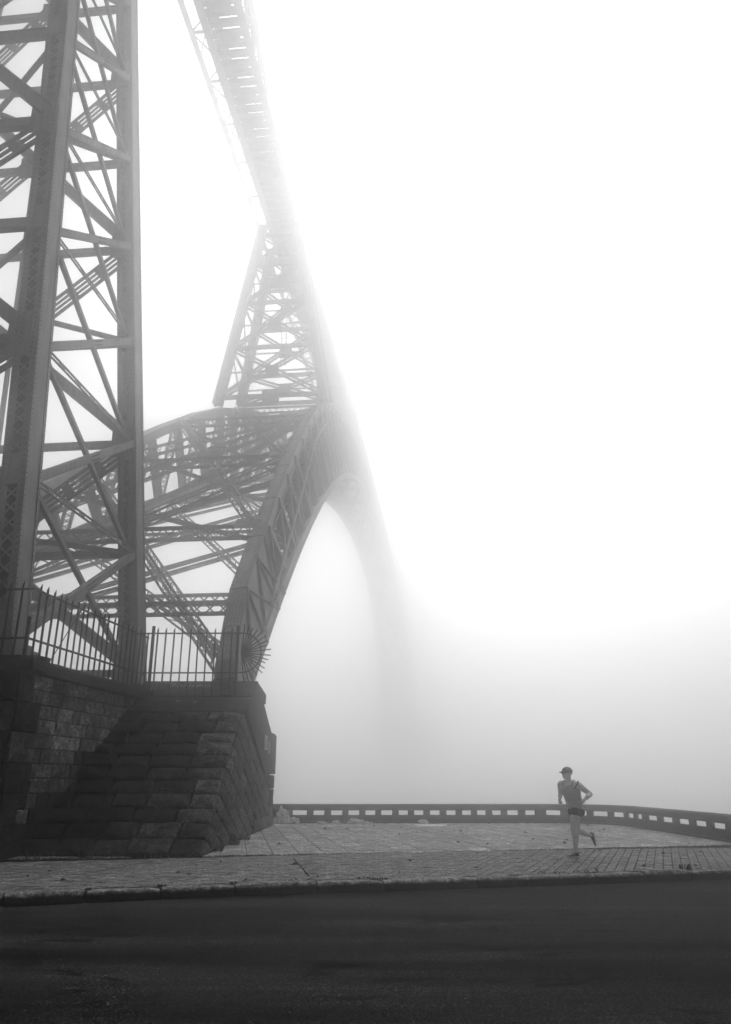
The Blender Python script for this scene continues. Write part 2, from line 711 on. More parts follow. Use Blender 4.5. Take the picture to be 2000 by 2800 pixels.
o = rest.build("paver_field", M["paver"], pavement)
tag(o, kind="stuff")

# --- granite slabs of the terrace
az = radians(-9.1)
S1 = V((sin(az), cos(az), 0))
S2 = V((cos(az), -sin(az), 0))
SO = V((0.0, 20.0, 0))
slab_hull = [(p.x, p.y) for p in [kw(-8.5, 4.95), kw(8, 4.95), kw(16, 4.15), kw(20, 4.15), V((20, 31.0, 0)), V((-12, 31.0, 0))]]
right_edge = [(9.2, 20.9), (9.3, 24.5), (9.05, 28.7), (8.3, 30.5), (6.5, 31.1)]
SW = 0.56
for i in range(-30, 40):
    y = -4.0 + rng.uniform(0, 0.6)
    while y < 14:
        Ls = rng.uniform(0.75, 1.25)
        e = 0.007
        poly = [(i * SW + e, y + e), ((i + 1) * SW - e, y + e), ((i + 1) * SW - e, y + Ls - e), (i * SW + e, y + Ls - e)]
        y += Ls
        w = []
        for (a, b) in poly:
            p = SO + S2 * a + S1 * b
            w.append((p.x, p.y))
        w = clip_convex(w, slab_hull)
        if len(w) >= 3:
            w = clip(w, 0, 1, 31.06)
        if len(w) >= 3:
            w = clip(w, 0.999, 0.0, 9.22)
        if len(w) < 3 or area(w) < 0.01:
            continue
        cx = sum(p[0] for p in w) / len(w)
        cy = sum(p[1] for p in w) / len(w)
        if (cx < -3.7 and cy > 18.6) or cx < -7.6 and cy > 16.9 or cx > 9.6:
            continue
        if cx > 6.5 and cy > 28.6 and hypot(cx - 6.5, cy - 28.6) > 2.75:
            continue
        z = rng.uniform(-0.004, 0.004)
        vs, fs = solid(w, (0, 0, z), (1, 0, 0), (0, 1, 0), (0, 0, 1), 0.03, 0.0, 0.006)
        new_mesh_object("slab", vs, fs, M["slab"], pavement)
# a clear joint across the paver strip and a worn patch of cement
M["cement"] = plain("cement", 0.2, 0.9, 0.2, 14.0, 0.35, bumps=0.5)


def flat_patch(name, pts, z, mat, parent, th=0.006):
    mb = MB()
    n = len(pts)
    mb.add([V((p[0], p[1], z)) for p in pts] + [V((p[0], p[1], z - th)) for p in pts],
           [tuple(range(n))] + [(i, n + i, n + (i + 1) % n, (i + 1) % n) for i in range(n)])
    return mb.build(name, mat, parent)


for (p, q) in (((-1.46, 17.2), (-0.93, 14.1)), ((-4.15, 16.7), (-4.75, 14.4))):
    p, q = V((p[0], p[1], 0)), V((q[0], q[1], 0))
    s = V((-(q - p).y, (q - p).x, 0)).normalized() * 0.014
    flat_patch("expansion_joint", [p - s, q - s, q + s, p + s], 0.004, M["joint"], pavement, 0.004)
for (cx, cy, rx, ry) in ((-4.85, 12.95, 0.42, 0.16), (-3.1, 14.2, 0.42, 0.2), (-2.55, 14.7, 0.3, 0.1), (-2.15, 17.35, 0.33, 0.08), (0.35, 18.05, 0.36, 0.1)):
    pts = []
    for k in range(18):
        t = 2 * pi * k / 18
        r = 1 + 0.35 * noise.noise(V((cos(t) * 1.7 + cx * 3, sin(t) * 1.7, cy)))
        pts.append((cx + rx * r * cos(t), cy + ry * r * sin(t)))
    flat_patch("cement_patch", pts, 0.005, M["cement"], pavement, 0.005)

# ================================================================ MASONRY
# --- retaining wall of the pier platform (left)
C0 = V((-7.3, 16.6, 0))
DS = V((0.137, 1.0, 0)).normalized()
NS = V((DS.y, -DS.x, 0))
DF = -NS
NF = -DS
WALL_H, COP_T = 3.68, 0.31
PLAT_Z = WALL_H + COP_T
wall = empty("masonry_wall", C0)
tag(wall, "tall dark granite retaining wall with quoins under the steel pier", "wall")
mb = MB(C0)
ins = 0.05
pts = [C0 - NS * ins - NF * ins, C0 + DS * 9.8 - NS * ins, C0 + DS * 9.8 + DF * 22 - NS * ins, C0 + DF * 22 - NF * ins]
mb.hexa([V((p.x, p.y, -0.05)) for p in pts] + [V((p.x, p.y, WALL_H)) for p in pts])
mb.build("core", M["mortar"], wall)
rng = random.Random(21)


def wall_stone(u0, u1, z0, z1, U, N, mat, proud, rough, grid=3, par=wall):
    e = 0.011
    poly = [(u0 + e, z0 + e), (u1 - e, z0 + e), (u1 - e, z1 - e), (u0 + e, z1 - e)]
    # keep (u, z, outward) right-handed as seen from outside
    if U.cross(V((0, 0, 1))).dot(N) < 0:
        poly = [(-p[0], p[1]) for p in poly[::-1]]
        poly = poly[1:] + poly[:1]
        U = -U
    vs, fs = solid(poly, C0, U, V((0, 0, 1)), N, 0.09, proud, 0.014, proud * 0.4, grid, rough, rng.uniform(0, 90))
    return new_mesh_object("stone", [v - par.location for v in vs], fs, mat, par)


QH = WALL_H / 6
for r in range(6):
    z0, z1 = r * QH, (r + 1) * QH
    ql = 0.62 if r % 2 else 0.98
    qf = 0.95 if r % 2 else 0.6
    wall_stone(0.0, ql, z0, z1, DS, NS, M["stone_quoin"], 0.035, 0.05, 4)
    wall_stone(0.0, qf, z0, z1, DF, NF, M["stone_quoin"], 0.035, 0.05, 4)
    u = qf
    while u < 3.6:
        L = rng.uniform(0.7, 1.0)
        wall_stone(u, u + L, z0, z1, DF, NF, M["stone_quoin"], 0.03, 0.05, 4)
        u += L
    for h in range(2):
        c0 = z0 + h * QH / 2
        u = ql
        end = 9.8
        while u < end - 0.05:
            L = rng.uniform(0.32, 0.85)
            if u + L > end - 0.25:
                L = end - u
            zc = c0 + QH / 4
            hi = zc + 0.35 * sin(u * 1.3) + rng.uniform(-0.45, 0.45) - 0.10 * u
            m = M["stone_wall"] if hi > 1.3 else (M["stone_dark"] if hi < 0.75 else M["stone_quoin"])
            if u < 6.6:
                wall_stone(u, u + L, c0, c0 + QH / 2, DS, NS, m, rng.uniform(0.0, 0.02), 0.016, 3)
            u += L
# coping stones
def coping_stone(p, q, out, thick_in, name="coping_stone", par=wall, mat=None):
    p, q, out = V(p), V(q), V(out)
    u = (q - p).normalized()
    prof = [(-thick_in, 0.0), (0.20, 0.0), (0.22, 0.02), (0.235, 0.22), (0.19, 0.27), (0.10, 0.305), (-thick_in, 0.31)]
    nn = max(2, int((q - p).length / 0.5))
    vs, fs = [], []
    for k in range(nn + 1):
        c = p.lerp(q, k / nn)
        for (o, z) in prof:
            j = rng.uniform(-0.008, 0.008)
            vs.append(c + out * (o + j) + V((0, 0, z + rng.uniform(-0.006, 0.006))) - par.location)
    m = len(prof)
    for k in range(nn):
        for j in range(m):
            j2 = (j + 1) % m
            fs.append((k * m + j, (k + 1) * m + j, (k + 1) * m + j2, k * m + j2))
    fs.append(tuple(range(m - 1, -1, -1)))
    fs.append(tuple(nn * m + j for j in range(m)))
    return new_mesh_object(name, vs, fs, mat or M["coping"], par)


base = C0 + V((0, 0, WALL_H))
u = -0.22
for L in (1.75, 1.55, 1.6, 1.45, 1.15):
    coping_stone(base + DS * (u + 0.006), base + DS * (u + L - 0.006), NS, 0.45)
    u += L
COP_END = u
u = 0.46
for L in (1.9, 2.1, 2.0):
    coping_stone(base + DF * (u + L - 0.006), base + DF * (u + 0.006 - 0.9 * (u < 0.5)), NF, 0.42)
    u += L
# platform floor inside the coping
mb = MB(C0)
pts = [C0 - NS * 0.3 - NF * 0.3, C0 + DS * 9.6 - NS * 0.3, C0 + DS * 9.6 + DF * 21, C0 + DF * 21 - NF * 0.3]
mb.hexa([V((p.x, p.y, WALL_H + 0.003)) for p in pts] + [V((p.x, p.y, PLAT_Z - 0.08)) for p in pts])
mb.build("platform_floor", M["coping"], wall)

# --- battered abutment of the arch
abut = empty("stone_abutment", (-5.4, 20.0, 0))
tag(abut, "sloping granite abutment under the foot of the arch rib", "abutment")
AO = V(abut.location)


def side_x(y):
    return -3.63 + 0.012 * y


PROF = [(17.66, -0.05), (22.04, 3.19), (23.0, 3.68), (23.95, 4.22), (26.2, 4.1), (27.4, 2.95), (28.75, 2.9), (28.75, -0.05)]
mb = MB(AO)
n = len(PROF)
vs = [V((-8.2, y, z)) for (y, z) in PROF] + [V((side_x(y) - 0.07, y, z)) for (y, z) in PROF]
mb.add(vs, [tuple(range(n)), tuple(range(2 * n - 1, n - 1, -1))] + [(i, n + i, n + (i + 1) % n, (i + 1) % n) for i in range(n)])
mb.build("core", M["mortar"], abut)
rng = random.Random(8)
ROWS = 11
slope_top = V((0, 4.4, 3.24))
us = slope_top.normalized()
rowL = slope_top.length / ROWS
nf = V((0, -us.z, us.y))
for r in range(ROWS):
    w0, w1 = r * rowL, (r + 1) * rowL
    x = 0.0
    first = True
    while x > -4.6:
        L = rng.uniform(0.72, 1.05) if not first else rng.uniform(0.55, 1.0)
        first = False
        e = 0.028
        xa, xb = x - L, x
        jj = [rng.uniform(-0.012, 0.012) for _ in range(4)]
        poly = [(xa + e, w0 + e * 0.7 + jj[0]), (xb - (e if x < 0 else 0), w0 + e * 0.7 + jj[1]), (xb - (e if x < 0 else 0) + jj[2] * (x < 0), w1 - e * 1.3 - abs(jj[3])), (xa + e + jj[3], w1 - e * 1.3 - abs(jj[2]))]
        O = V((side_x(17.6), 17.6, 0))
        vs, fs = solid(poly, O, V((1, 0.012 * 0, 0)), us, nf, 0.14, 0.085 + rng.uniform(-0.03, 0.03), 0.045, 0.035, 4, 0.09, rng.uniform(0, 90))
        xc = x - L / 2 + side_x(17.6)
        dark_x = xc + rng.uniform(-0.75, 0.75) - 0.05 * r  # stones get darker towards the left, with a ragged border
        mt = M["stone_dark"] if dark_x < -6.2 else (M["stone_quoin"] if dark_x < -5.0 else M["stone_slope"])
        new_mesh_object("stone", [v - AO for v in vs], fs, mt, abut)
        x -= L
# side courses, sinking away from the front edge
region = [(17.62, 0.0), (28.1, 0.0), (28.1, 1.12), (22.0, 3.22)]
q = V((0.945, -0.327))
rowv = V((4.4 / ROWS, 3.24 / ROWS))
def to_side(y, z, o=0.0):
    return V((side_x(y) + o, y, z))


NX = V((1, -0.012, 0)).normalized()
UY = V((0.012, 1, 0)).normalized()
for r in range(0, ROWS + 14):
    b0 = V((17.6, 0.0)) + rowv * r if r < ROWS else None
    if r < ROWS:
        start = V((17.6, 0.0)) + rowv * r
        nxt = start + rowv
    else:
        continue
    d = rng.uniform(0.5, 0.9)
    pos = [0.0, d]
    while pos[-1] < 9:
        pos.append(pos[-1] + rng.uniform(0.75, 1.15))
    for s0, s1 in zip(pos, pos[1:]):
        e = 0.02
        a = start + q * (s0 + e) + rowv * 0.04
        b = start + q * (s1 - e) + rowv * 0.04
        c = nxt + q * (s1 - e) - rowv * 0.05
        d2 = nxt + q * (s0 + e) - rowv * 0.05
        if s0 == 0.0:
            a, d2 = start + rowv * 0.04, nxt - rowv * 0.05
        poly = [(p.x, p.y) for p in (a, b, c, d2)]
        poly = clip_convex(poly, region)
        if len(poly) < 3 or area(poly) < 0.012:
            continue
        g = 3 if len(poly) == 4 else 0
        poly = [(p[0] - 17.6, p[1]) for p in poly]
        vs, fs = solid(poly, to_side(17.6, 0), UY, V((0, 0, 1)), NX, 0.1, 0.03 + rng.uniform(-0.01, 0.014), 0.03, 0.022, g, 0.035, rng.uniform(0, 90))
        new_mesh_object("stone", [v - AO for v in vs], fs, M["stone_side"], abut)
# lower courses behind, set level: the triangle the slanting courses leave
for (y0, y1, z0, z1) in ((24.6, 26.2, 0.02, 0.36), (26.2, 28.05, 0.02, 0.36), (28.08, 28.95, 0.02, 0.62), (28.08, 28.95, 0.64, 1.2), (28.08, 28.95, 1.22, 1.66)):
    poly = [(y0 - 17.6 + 0.015, z0), (y1 - 17.6 - 0.015, z0), (y1 - 17.6 - 0.015, z1), (y0 - 17.6 + 0.015, z1)]
    vs, fs = solid(poly, to_side(17.6, 0), UY, V((0, 0, 1)), NX, 0.12, 0.075, 0.03, 0.02, 4, 0.05, rng.uniform(0, 90))
    new_mesh_object("stone", [v - AO for v in vs], fs, M["stone_side"], abut)
# smooth cement cheek with the plaques, proud of the courses
cheek = [(22.02, 3.27), (26.45, 1.69), (28.95, 1.70), (28.98, 2.98), (28.55, 3.03), (27.5, 3.03), (23.92, 4.30), (23.0, 3.76)]
n = len(cheek)
mb = MB(AO)
vs = [to_side(y, z, 0.10) for (y, z) in cheek] + [to_side(y, z, -0.2) for (y, z) in cheek]
mb.add(vs, [tuple(range(n)), tuple(range(2 * n - 1, n - 1, -1))] + [(i, n + i, n + (i + 1) % n, (i + 1) % n) for i in range(n)])
mb.build("cheek_slab", M["concrete"], abut)
# top slabs: two slopes with a step, and the bed the rib stands on
def cap_slab(y0, z0, y1, z1, x0, x1, th=0.14, name="cap_slab"):
    mb = MB(AO)
    dn = V((0, z1 - z0, -(y1 - y0))).normalized() * th
    a, b, c, d = V((x0, y0, z0)), V((x1, y0, z0)), V((x1, y1, z1)), V((x0, y1, z1))
    mb.hexa([a + dn, b + dn, c + dn, d + dn, a, b, c, d])
    return mb.build(name, M["concrete"], abut)


xs = [-6.75, -5.6, -4.62, side_x(22.5) + 0.098]
for xa, xb in zip(xs, xs[1:]):
    cap_slab(21.96, 3.28, 22.98, 3.77, xa + 0.006, xb - 0.006)
for xa, xb in ((-6.7, -5.0), (-5.0, side_x(23.4) + 0.097)):
    cap_slab(23.0, 3.80, 23.94, 4.33, xa + 0.004, xb - 0.004)
cap_slab(23.96, 4.33, 26.3, 4.16, -6.7, side_x(25) + 0.05, 0.3, "bed_slab")
M["black"] = plain("black", 0.006, 0.9)
mb = MB(AO)
mb.obox((-3.95, 22.93, 3.80), (0.16, 0, 0), (0, 0.03, 0.014), (0, -0.012, 0.03))
mb.build("drain_slot", M["black"], abut)

# plaques
M["plaque_frame"] = plain("plaque_frame", 0.42, 0.5, 0.4, 20.0, 0.3)
M["plaque_face"] = plain("plaque_face", 0.09, 0.5, 0.4, 30.0, 0.3)
M["plaque_pale"] = plain("plaque_pale", 0.2, 0.6, 0.3, 20.0, 0.25)


def side_box(name, y0, y1, z0, z1, o0, o1, mat, par, off):
    mb = MB(off)
    mb.hexa([to_side(y0, z0, o0), to_side(y1, z0, o0), to_side(y1, z1, o0), to_side(y0, z1, o0),
             to_side(y0, z0, o1), to_side(y1, z0, o1), to_side(y1, z1, o1), to_side(y0, z1, o1)])
    return mb.build(name, mat, par)


loc = to_side(26.05, 2.62, 0.1)
pl = empty("plaque", loc)
tag(pl, "small framed plaque with dark print on the abutment's cement cheek", "plaque")
Y0, Y1, Z0, Z1 = 25.75, 26.4, 2.42, 2.86
side_box("face", Y0, Y1, Z0, Z1, 0.102, 0.118, M["plaque_face"], pl, loc)
for (a, b, c, d) in ((Y0, Y1, Z1 - 0.04, Z1), (Y0, Y1, Z0, Z0 + 0.04), (Y0, Y0 + 0.06, Z0 + 0.04, Z1 - 0.04), (Y1 - 0.06, Y1, Z0 + 0.04, Z1 - 0.04)):
    side_box("frame_bar", a, b, c, d, 0.119, 0.13, M["plaque_frame"], pl, loc)
mb = MB(loc)
for k, (a, b) in enumerate(((0.14, 0.5), (0.16, 0.46), (0.14, 0.5), (0.18, 0.44))):
    z = Z1 - 0.11 - k * 0.07
    for h in range(3):
        ya, yb = Y0 + a + (b - a) * h / 3 + 0.01, Y0 + a + (b - a) * (h + 0.8) / 3
        mb.hexa([to_side(ya, z, 0.1185), to_side(yb, z, 0.1185), to_side(yb, z + 0.025, 0.1185), to_side(ya, z + 0.025, 0.1185),
                 to_side(ya, z, 0.121), to_side(yb, z, 0.121), to_side(yb, z + 0.025, 0.121), to_side(ya, z + 0.025, 0.121)])
tag(mb.build("print_lines", M["plaque_frame"], pl), kind="stuff")
loc = to_side(27.0, 2.5, 0.1)
p2 = side_box("plate", 26.75, 27.22, 2.33, 2.7, 0.102, 0.116, M["plaque_pale"], None, loc)
p2.location = loc
p2.name = "wall_plate"
tag(p2, "blank grey plate to the right of the framed plaque", "plate")

# --- parapet with openings
par = empty("stone_parapet", (2.0, 31.2, 0))
tag(par, "low dark stone parapet with rectangular openings around the terrace", "parapet")
PO_ = V(par.location)
cum = [0.0]
for p, q2 in zip(PAR, PAR[1:]):
    cum.append(cum[-1] + (q2 - p).length)


def par_at(d):
    d = max(0.0, min(cum[-1], d))
    for i in range(len(PAR) - 1):
        if d <= cum[i + 1] + 1e-9:
            t = (d - cum[i]) / (cum[i + 1] - cum[i])
            u = (PAR[i + 1] - PAR[i]).normalized()
            return PAR[i].lerp(PAR[i + 1], t), u
    return PAR[-1], u


def par_run(name, d0, d1, prof, mat, gap=0.0006):
    """sweep a (outward, z) outline along the parapet line"""
    nn = max(1, int((d1 - d0) / 0.35))
    vs, fs = [], []
    m = len(prof)
    for k in range(nn + 1):
        d = d0 + gap + (d1 - d0 - 2 * gap) * k / nn
        p, u = par_at(d)
        a, _ = par_at(d - 0.3)
        b, _ = par_at(d + 0.3)
        u = (b - a).normalized()
        out = V((-u.y, u.x, 0))
        for (o, z) in prof:
            vs.append(p + out * (o + rng.uniform(-0.003, 0.003)) + V((0, 0, z + rng.uniform(-0.003, 0.003))) - PO_)
    for k in range(nn):
        for j in range(m):
            j2 = (j + 1) % m
            fs.append((k * m + j, k * m + j2, (k + 1) * m + j2, (k + 1) * m + j))
    fs.append(tuple(range(m)))
    fs.append(tuple(nn * m + j for j in range(m - 1, -1, -1)))
    return new_mesh_object(name, vs, fs, mat, par)


def rect(o0, o1, z0, z1):
    return [(o0, z0), (o1, z0), (o1, z1), (o0, z1)]


TOPP = [(-0.05, 0.43), (0.3, 0.43), (0.31, 0.6), (0.27, 0.65), (0.0, 0.655), (-0.06, 0.63), (-0.065, 0.48)]
BASEP = [(0.0, -0.02), (0.26, -0.02), (0.26, 0.265), (0.0, 0.265)]
STEPP = [(-0.12, -0.02), (-0.003, -0.02), (-0.003, 0.055), (-0.11, 0.05)]
d = 0.0
i = 0
while d < cum[-1] - 0.2:
    L = [2.95, 2.6, 2.4, 2.7, 1.9, 1.5, 2.3, 2.1, 2.4][i % 9]
    L = min(L, cum[-1] - d)
    par_run("coping_stone", d, d + L, TOPP, M["parapet"])
    par_run("plinth_stone", d, d + L, BASEP, M["parapet"])
    par_run("kerb_step", d, d + L, STEPP, M["parapet"])
    d += L
    i += 1
opens = [-2.73, -2.19, -1.95, -1.54, -1.29, -0.87, -0.64, -0.24, 0.0, 0.36, 0.59, 1.0, 1.24, 1.59, 1.82, 2.17, 2.41, 2.78, 3.02, 3.38, 3.61, 3.96, 4.17, 4.51, 4.74, 5.08, 5.3, 5.72, 5.98, 6.35, 6.75, 7.25]
x0 = -3.55
opens = [x - x0 for x in opens]
edges = [0.0] + opens
blocks = [(edges[k], edges[k + 1]) for k in range(0, len(edges) - 1, 2)]
d = opens[-1]
sp = [(0.55, 0.42), (0.24, 0.62), (0.24, 0.62), (0.24, 0.55), (0.24, 0.5), (0.42, 0.8)] + [(0.34, 0.8)] * 18
for (bl, op) in sp:
    if d + bl < cum[-1]:
        blocks.append((d, d + bl))
    d += bl + op
for (a, b) in blocks:
    w = 0.2 if a < 10.5 else 0.09
    par_run("block", a, b, rect(0.03, 0.03 + w, 0.26, 0.435), M["parapet"], 0.0)

# ================================================================ STEEL BRIDGE
PHI = math.atan(0.1015)
BO = V((-12.19, 25.0, 0.0))           # on the bridge axis; x across (right +), y along, z up


def bw_pt(p):
    x, y, z = p
    return V((BO.x + x * cos(PHI) + y * sin(PHI), BO.y - x * sin(PHI) + y * cos(PHI), z))


def bridge_root(name, base):
    o = empty(name, bw_pt(base), -PHI)
    OFF[o.name] = V(base)
    return o


def off(o):
    while o.parent is not None:
        o = o.parent
    return OFF[o.name]


def lacing_mb(p0, p1, w, h, up, pitch, bar, base, faces="udlr", cross=False, th=0.015):
    """zigzag or crossed lacing bars on the faces of a box girder"""
    p0, p1 = V(p0), V(p1)
    d = p1 - p0
    L = d.length
    d = d / L
    side = d.cross(V(up))
    side = side.normalized() if side.length > 1e-6 else d.orthogonal().normalized()
    u = side.cross(d)
    mb = MB(base)
    n = max(2, int(round(L / pitch)))
    for fc in faces:
        if fc in "ud":
            ax, half, nrm = side, w / 2 - 0.02, u * (h / 2 if fc == "u" else -h / 2)
        else:
            ax, half, nrm = u, h / 2 - 0.02, side * (w / 2 if fc == "r" else -w / 2)
        nn = nrm.normalized()
        for k in range(n):
            a = p0 + d * (L * k / n) + nrm
            b = p0 + d * (L * (k + 1) / n) + nrm
            s = 1 if k % 2 else -1
            mb.beam(a - ax * half * s, b + ax * half * s, bar, th, nn)
            if cross:
                mb.beam(a + ax * half * s, b - ax * half * s, bar, th, nn, 0, -th * 1.2)
    return mb


def laced(parent, name, p0, p1, w, h, mat, up=(0, 0, 1), pitch=0.5, ang=0.1, bar=0.06, faces="udlr", cross=False, label=None, web=None):
    """box girder: four corner angles and a child with the lacing"""
    base = off(parent)
    mb = MB(base)
    t = 0.022
    for sx in (-1, 1):
        for sz in (-1, 1):
            mb.beam(p0, p1, ang, t, up, sx * (w / 2 - ang / 2), sz * h / 2)
            mb.beam(p0, p1, t, ang, up, sx * w / 2, sz * (h / 2 - ang / 2 - t / 2))
    if web:
        mb.beam(p0, p1, web, h * 0.96, up)
    o = mb.build(name, mat, parent)
    lm = lacing_mb(p0, p1, w, h, up, pitch, bar, base, faces, cross)
    l = lm.build("lacing", mat, o)
    tag(l, kind="stuff")
    return o


# ---------------------------------------------------------------- steel pier on the wall
pier = bridge_root("steel_pier", (-1.0, -3.0, PLAT_Z - 0.1))
tag(pier, "tall riveted steel trestle pier standing on the masonry wall", "pier")
PB = off(pier)
PZ0, PZ1 = 4.1, 50.0
LW, LD = 0.60, 0.75                   # leg width across, depth along


def leg_c(side, end, z):
    """near-outer corner line of a leg: side +1 right, -1 left; end 0 near the camera, 1 far"""
    out = 6.0 - 0.09 * (z - PZ0)
    x = -1.0 + side * (out - LW / 2)
    y = (-7.13 + 0.05 * (z - PZ0)) if end == 0 else (0.5 - 0.05 * (z - PZ0))
    return V((x, y + LD / 2, z))


NODE = [4.75 + 3.96 * k for k in range(12)]
bar_me = None


def make_leg(side, end, detail):
    part = empty("leg", (0, 0, 0), 0, pier)
    p0, p1 = leg_c(side, end, PZ0), leg_c(side, end, PZ1)
    a = (p1 - p0).normalized()
    ly = V((0, 1, 0))
    lx = ly.cross(a).normalized()
    ly = a.cross(lx).normalized()
    m = MB(PB)
    # two side plates with angle flanges
    for s in (-1, 1):
        m.obox((p0 + p1) / 2 + lx * s * (LW / 2 - 0.012), lx * 0.012, ly * (LD / 2 - 0.03), a * ((p1 - p0).length / 2))
    m.build("side_plate", M["steel_pier"], part)
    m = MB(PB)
    for s in (-1, 1):                   # near-black sheets: shade inside the box put into colour
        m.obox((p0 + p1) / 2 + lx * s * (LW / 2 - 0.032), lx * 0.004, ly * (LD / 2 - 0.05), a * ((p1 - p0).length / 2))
    m.build("inner_shade", M["steel_shade"], part)
    m = MB(PB)
    for s in (-1, 1):
        for e in (-1, 1):
            m.obox((p0 + p1) / 2 + lx * s * (LW / 2 - 0.085) + ly * e * (LD / 2 - 0.014), lx * 0.09, ly * 0.014, a * ((p1 - p0).length / 2))
            m.obox((p0 + p1) / 2 + lx * s * (LW / 2 + 0.012) + ly * e * (LD / 2 - 0.05), lx * 0.012, ly * 0.052, a * ((p1 - p0).length / 2))
    m.build("flange", M["steel_pier"], part)
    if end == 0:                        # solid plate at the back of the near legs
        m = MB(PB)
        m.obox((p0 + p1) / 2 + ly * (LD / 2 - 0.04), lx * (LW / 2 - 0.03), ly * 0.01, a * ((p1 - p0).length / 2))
        m.build("back_plate", M["steel_shade"], part)  # the hollow's shade is in this plate's colour too
    # batten plates at the joints, lacing between
    rv = MB(PB)
    lr = MB(PB)
    L = (p1 - p0).length
    up = a.z
    pitch = 0.345
    hw = LW / 2 - 0.1
    for e in (-1, 1):
        yo = e * (LD / 2 + 0.004)
        zs = []
        for k in range(len(NODE)):
            zc = NODE[k]
            bt = MB(PB)
            bt.obox(p0 + a * ((zc - PZ0) / up) + ly * e * (LD / 2 + 0.006), lx * (LW / 2 - 0.06), ly * 0.008, a * 0.42)
            bt.build("batten_plate", M["steel_pier"], part)
        for k in range(len(NODE) - 1):
            z0, z1 = NODE[k] + 0.45, NODE[k + 1] - 0.45
            n = int((z1 - z0) / pitch)
            for i in range(n):
                t0 = (z0 + (z1 - z0) * i / n - PZ0) / up
                t1 = (z0 + (z1 - z0) * (i + 1) / n - PZ0) / up
                for sgn in (1, -1):
                    c0 = p0 + a * t0 + lx * hw * sgn + ly * (yo - e * 0.02 * (sgn < 0))
                    c1 = p0 + a * t1 - lx * hw * sgn + ly * (yo - e * 0.02 * (sgn < 0))
                    if e < 0 and detail and NODE[k] < 34:
                        zs.append((c0, c1))
                    else:
                        lr.beam(c0, c1, 0.055, 0.012, ly)
            # rivets along the flanges
            if detail and NODE[k] < 34 and e < 0:
                nr = int(3.96 / 0.16)
                for i in range(nr):
                    t = (NODE[k] + 3.96 * i / nr - PZ0) / up
                    for s in (-1, 1):
                        rv.rivet(p0 + a * t + lx * s * (LW / 2 - 0.05) + ly * (yo - 0.006), -ly, 0.02, 0.014)
        # individual lacing bars share one mesh
        for (c0, c1) in zs:
            d = c1 - c0
            global bar_me
            if bar_me is None:
                b = MB()
                b.beam((-d.length / 2, 0, 0), (d.length / 2, 0, 0), 0.055, 0.014, (0, 0, 1))
                o = b.build("lacing_bar", M["steel_pier"], part)
                bar_me = o.data
            else:
                o = link("lacing_bar", bar_me, None, part)
            dx = d.normalized()
            dz = (-ly)
            dy = dz.cross(dx).normalized()
            dz = dx.cross(dy)
            mt = Matrix(((dx.x, dy.x, dz.x), (dx.y, dy.y, dz.y), (dx.z, dy.z, dz.z))).to_4x4()
            mt.translation = (c0 + c1) / 2 - PB
            o.matrix_basis = mt
    tag(lr.build("lacing", M["steel_pier"], part), kind="stuff")
    if detail:
        for s in (1,):
            n = int(30 / 0.15)
            for i in range(n):
                t = 0.3 + i * 0.15
                for e in (-1, 1):
                    rv.rivet(p0 + a * t + lx * side * (LW / 2 + 0.024) + ly * e * (LD / 2 - 0.05), lx * side, 0.02, 0.014)
        tag(rv.build("rivets", M["rivet_pier"], part), kind="stuff")
    # shoe and granite block under the leg
    m = MB(PB)
    c = leg_c(side, end, PZ0)
    m.box((c.x - 0.48, c.y - 0.55, PZ0 - 0.02), (c.x + 0.48, c.y + 0.55, PZ0 + 0.22))
    m.box((c.x - 0.40, c.y - 0.46, PZ0 + 0.22), (c.x + 0.40, c.y + 0.46, PZ0 + 0.34))
    m.build("shoe", M["steel_pier"], part)
    m = MB(PB)
    m.box((c.x - 0.62, c.y - 0.7, PLAT_Z - 0.09), (c.x + 0.62, c.y + 0.7, PZ0 - 0.02))
    m.build("bearing_stone", M["coping"], part)
    return part


for (s, e, dt) in ((1, 0, True), (1, 1, True), (-1, 0, False), (-1, 1, False)):
    make_leg(s, e, dt)


def leg_face(side, end, z, dx=0.0, dy=0.0):
    return leg_c(side, end, z) + V((dx, dy, 0))


def slotted(parent, name, p0, p1, width, nbars, normal, mat, th=0.10, pitch=1.25):
    """heavy brace: parallel flat bars with slots between, tied by battens"""
    base = off(parent)
    mb = MB(base)
    p0, p1 = V(p0), V(p1)
    d = (p1 - p0).normalized()
    s = d.cross(V(normal)).normalized()
    gap = 0.075 if width > 0.3 else 0.055
    bwid = (width - gap * (nbars - 1)) / nbars
    for k in range(nbars):
        o = s * (-width / 2 + bwid / 2 + k * (bwid + gap))
        mb.beam(p0 + o, p1 + o, bwid, 0.018, normal)
        if k in (0, nbars - 1):
            mb.beam(p0 + o, p1 + o, 0.02, th, normal, (bwid / 2 if k else -bwid / 2))
    o = mb.build(name, mat, parent)
    L = (p1 - p0).length
    n = int(L / pitch)
    for i in range(n + 1):
        c = p0 + d * (L * i / n)
        bt = MB(base)
        bt.obox(c, d * 0.16, s * (width / 2 - 0.012), V(normal).normalized() * 0.012)
        bt.build("batten", mat, o)
    return o


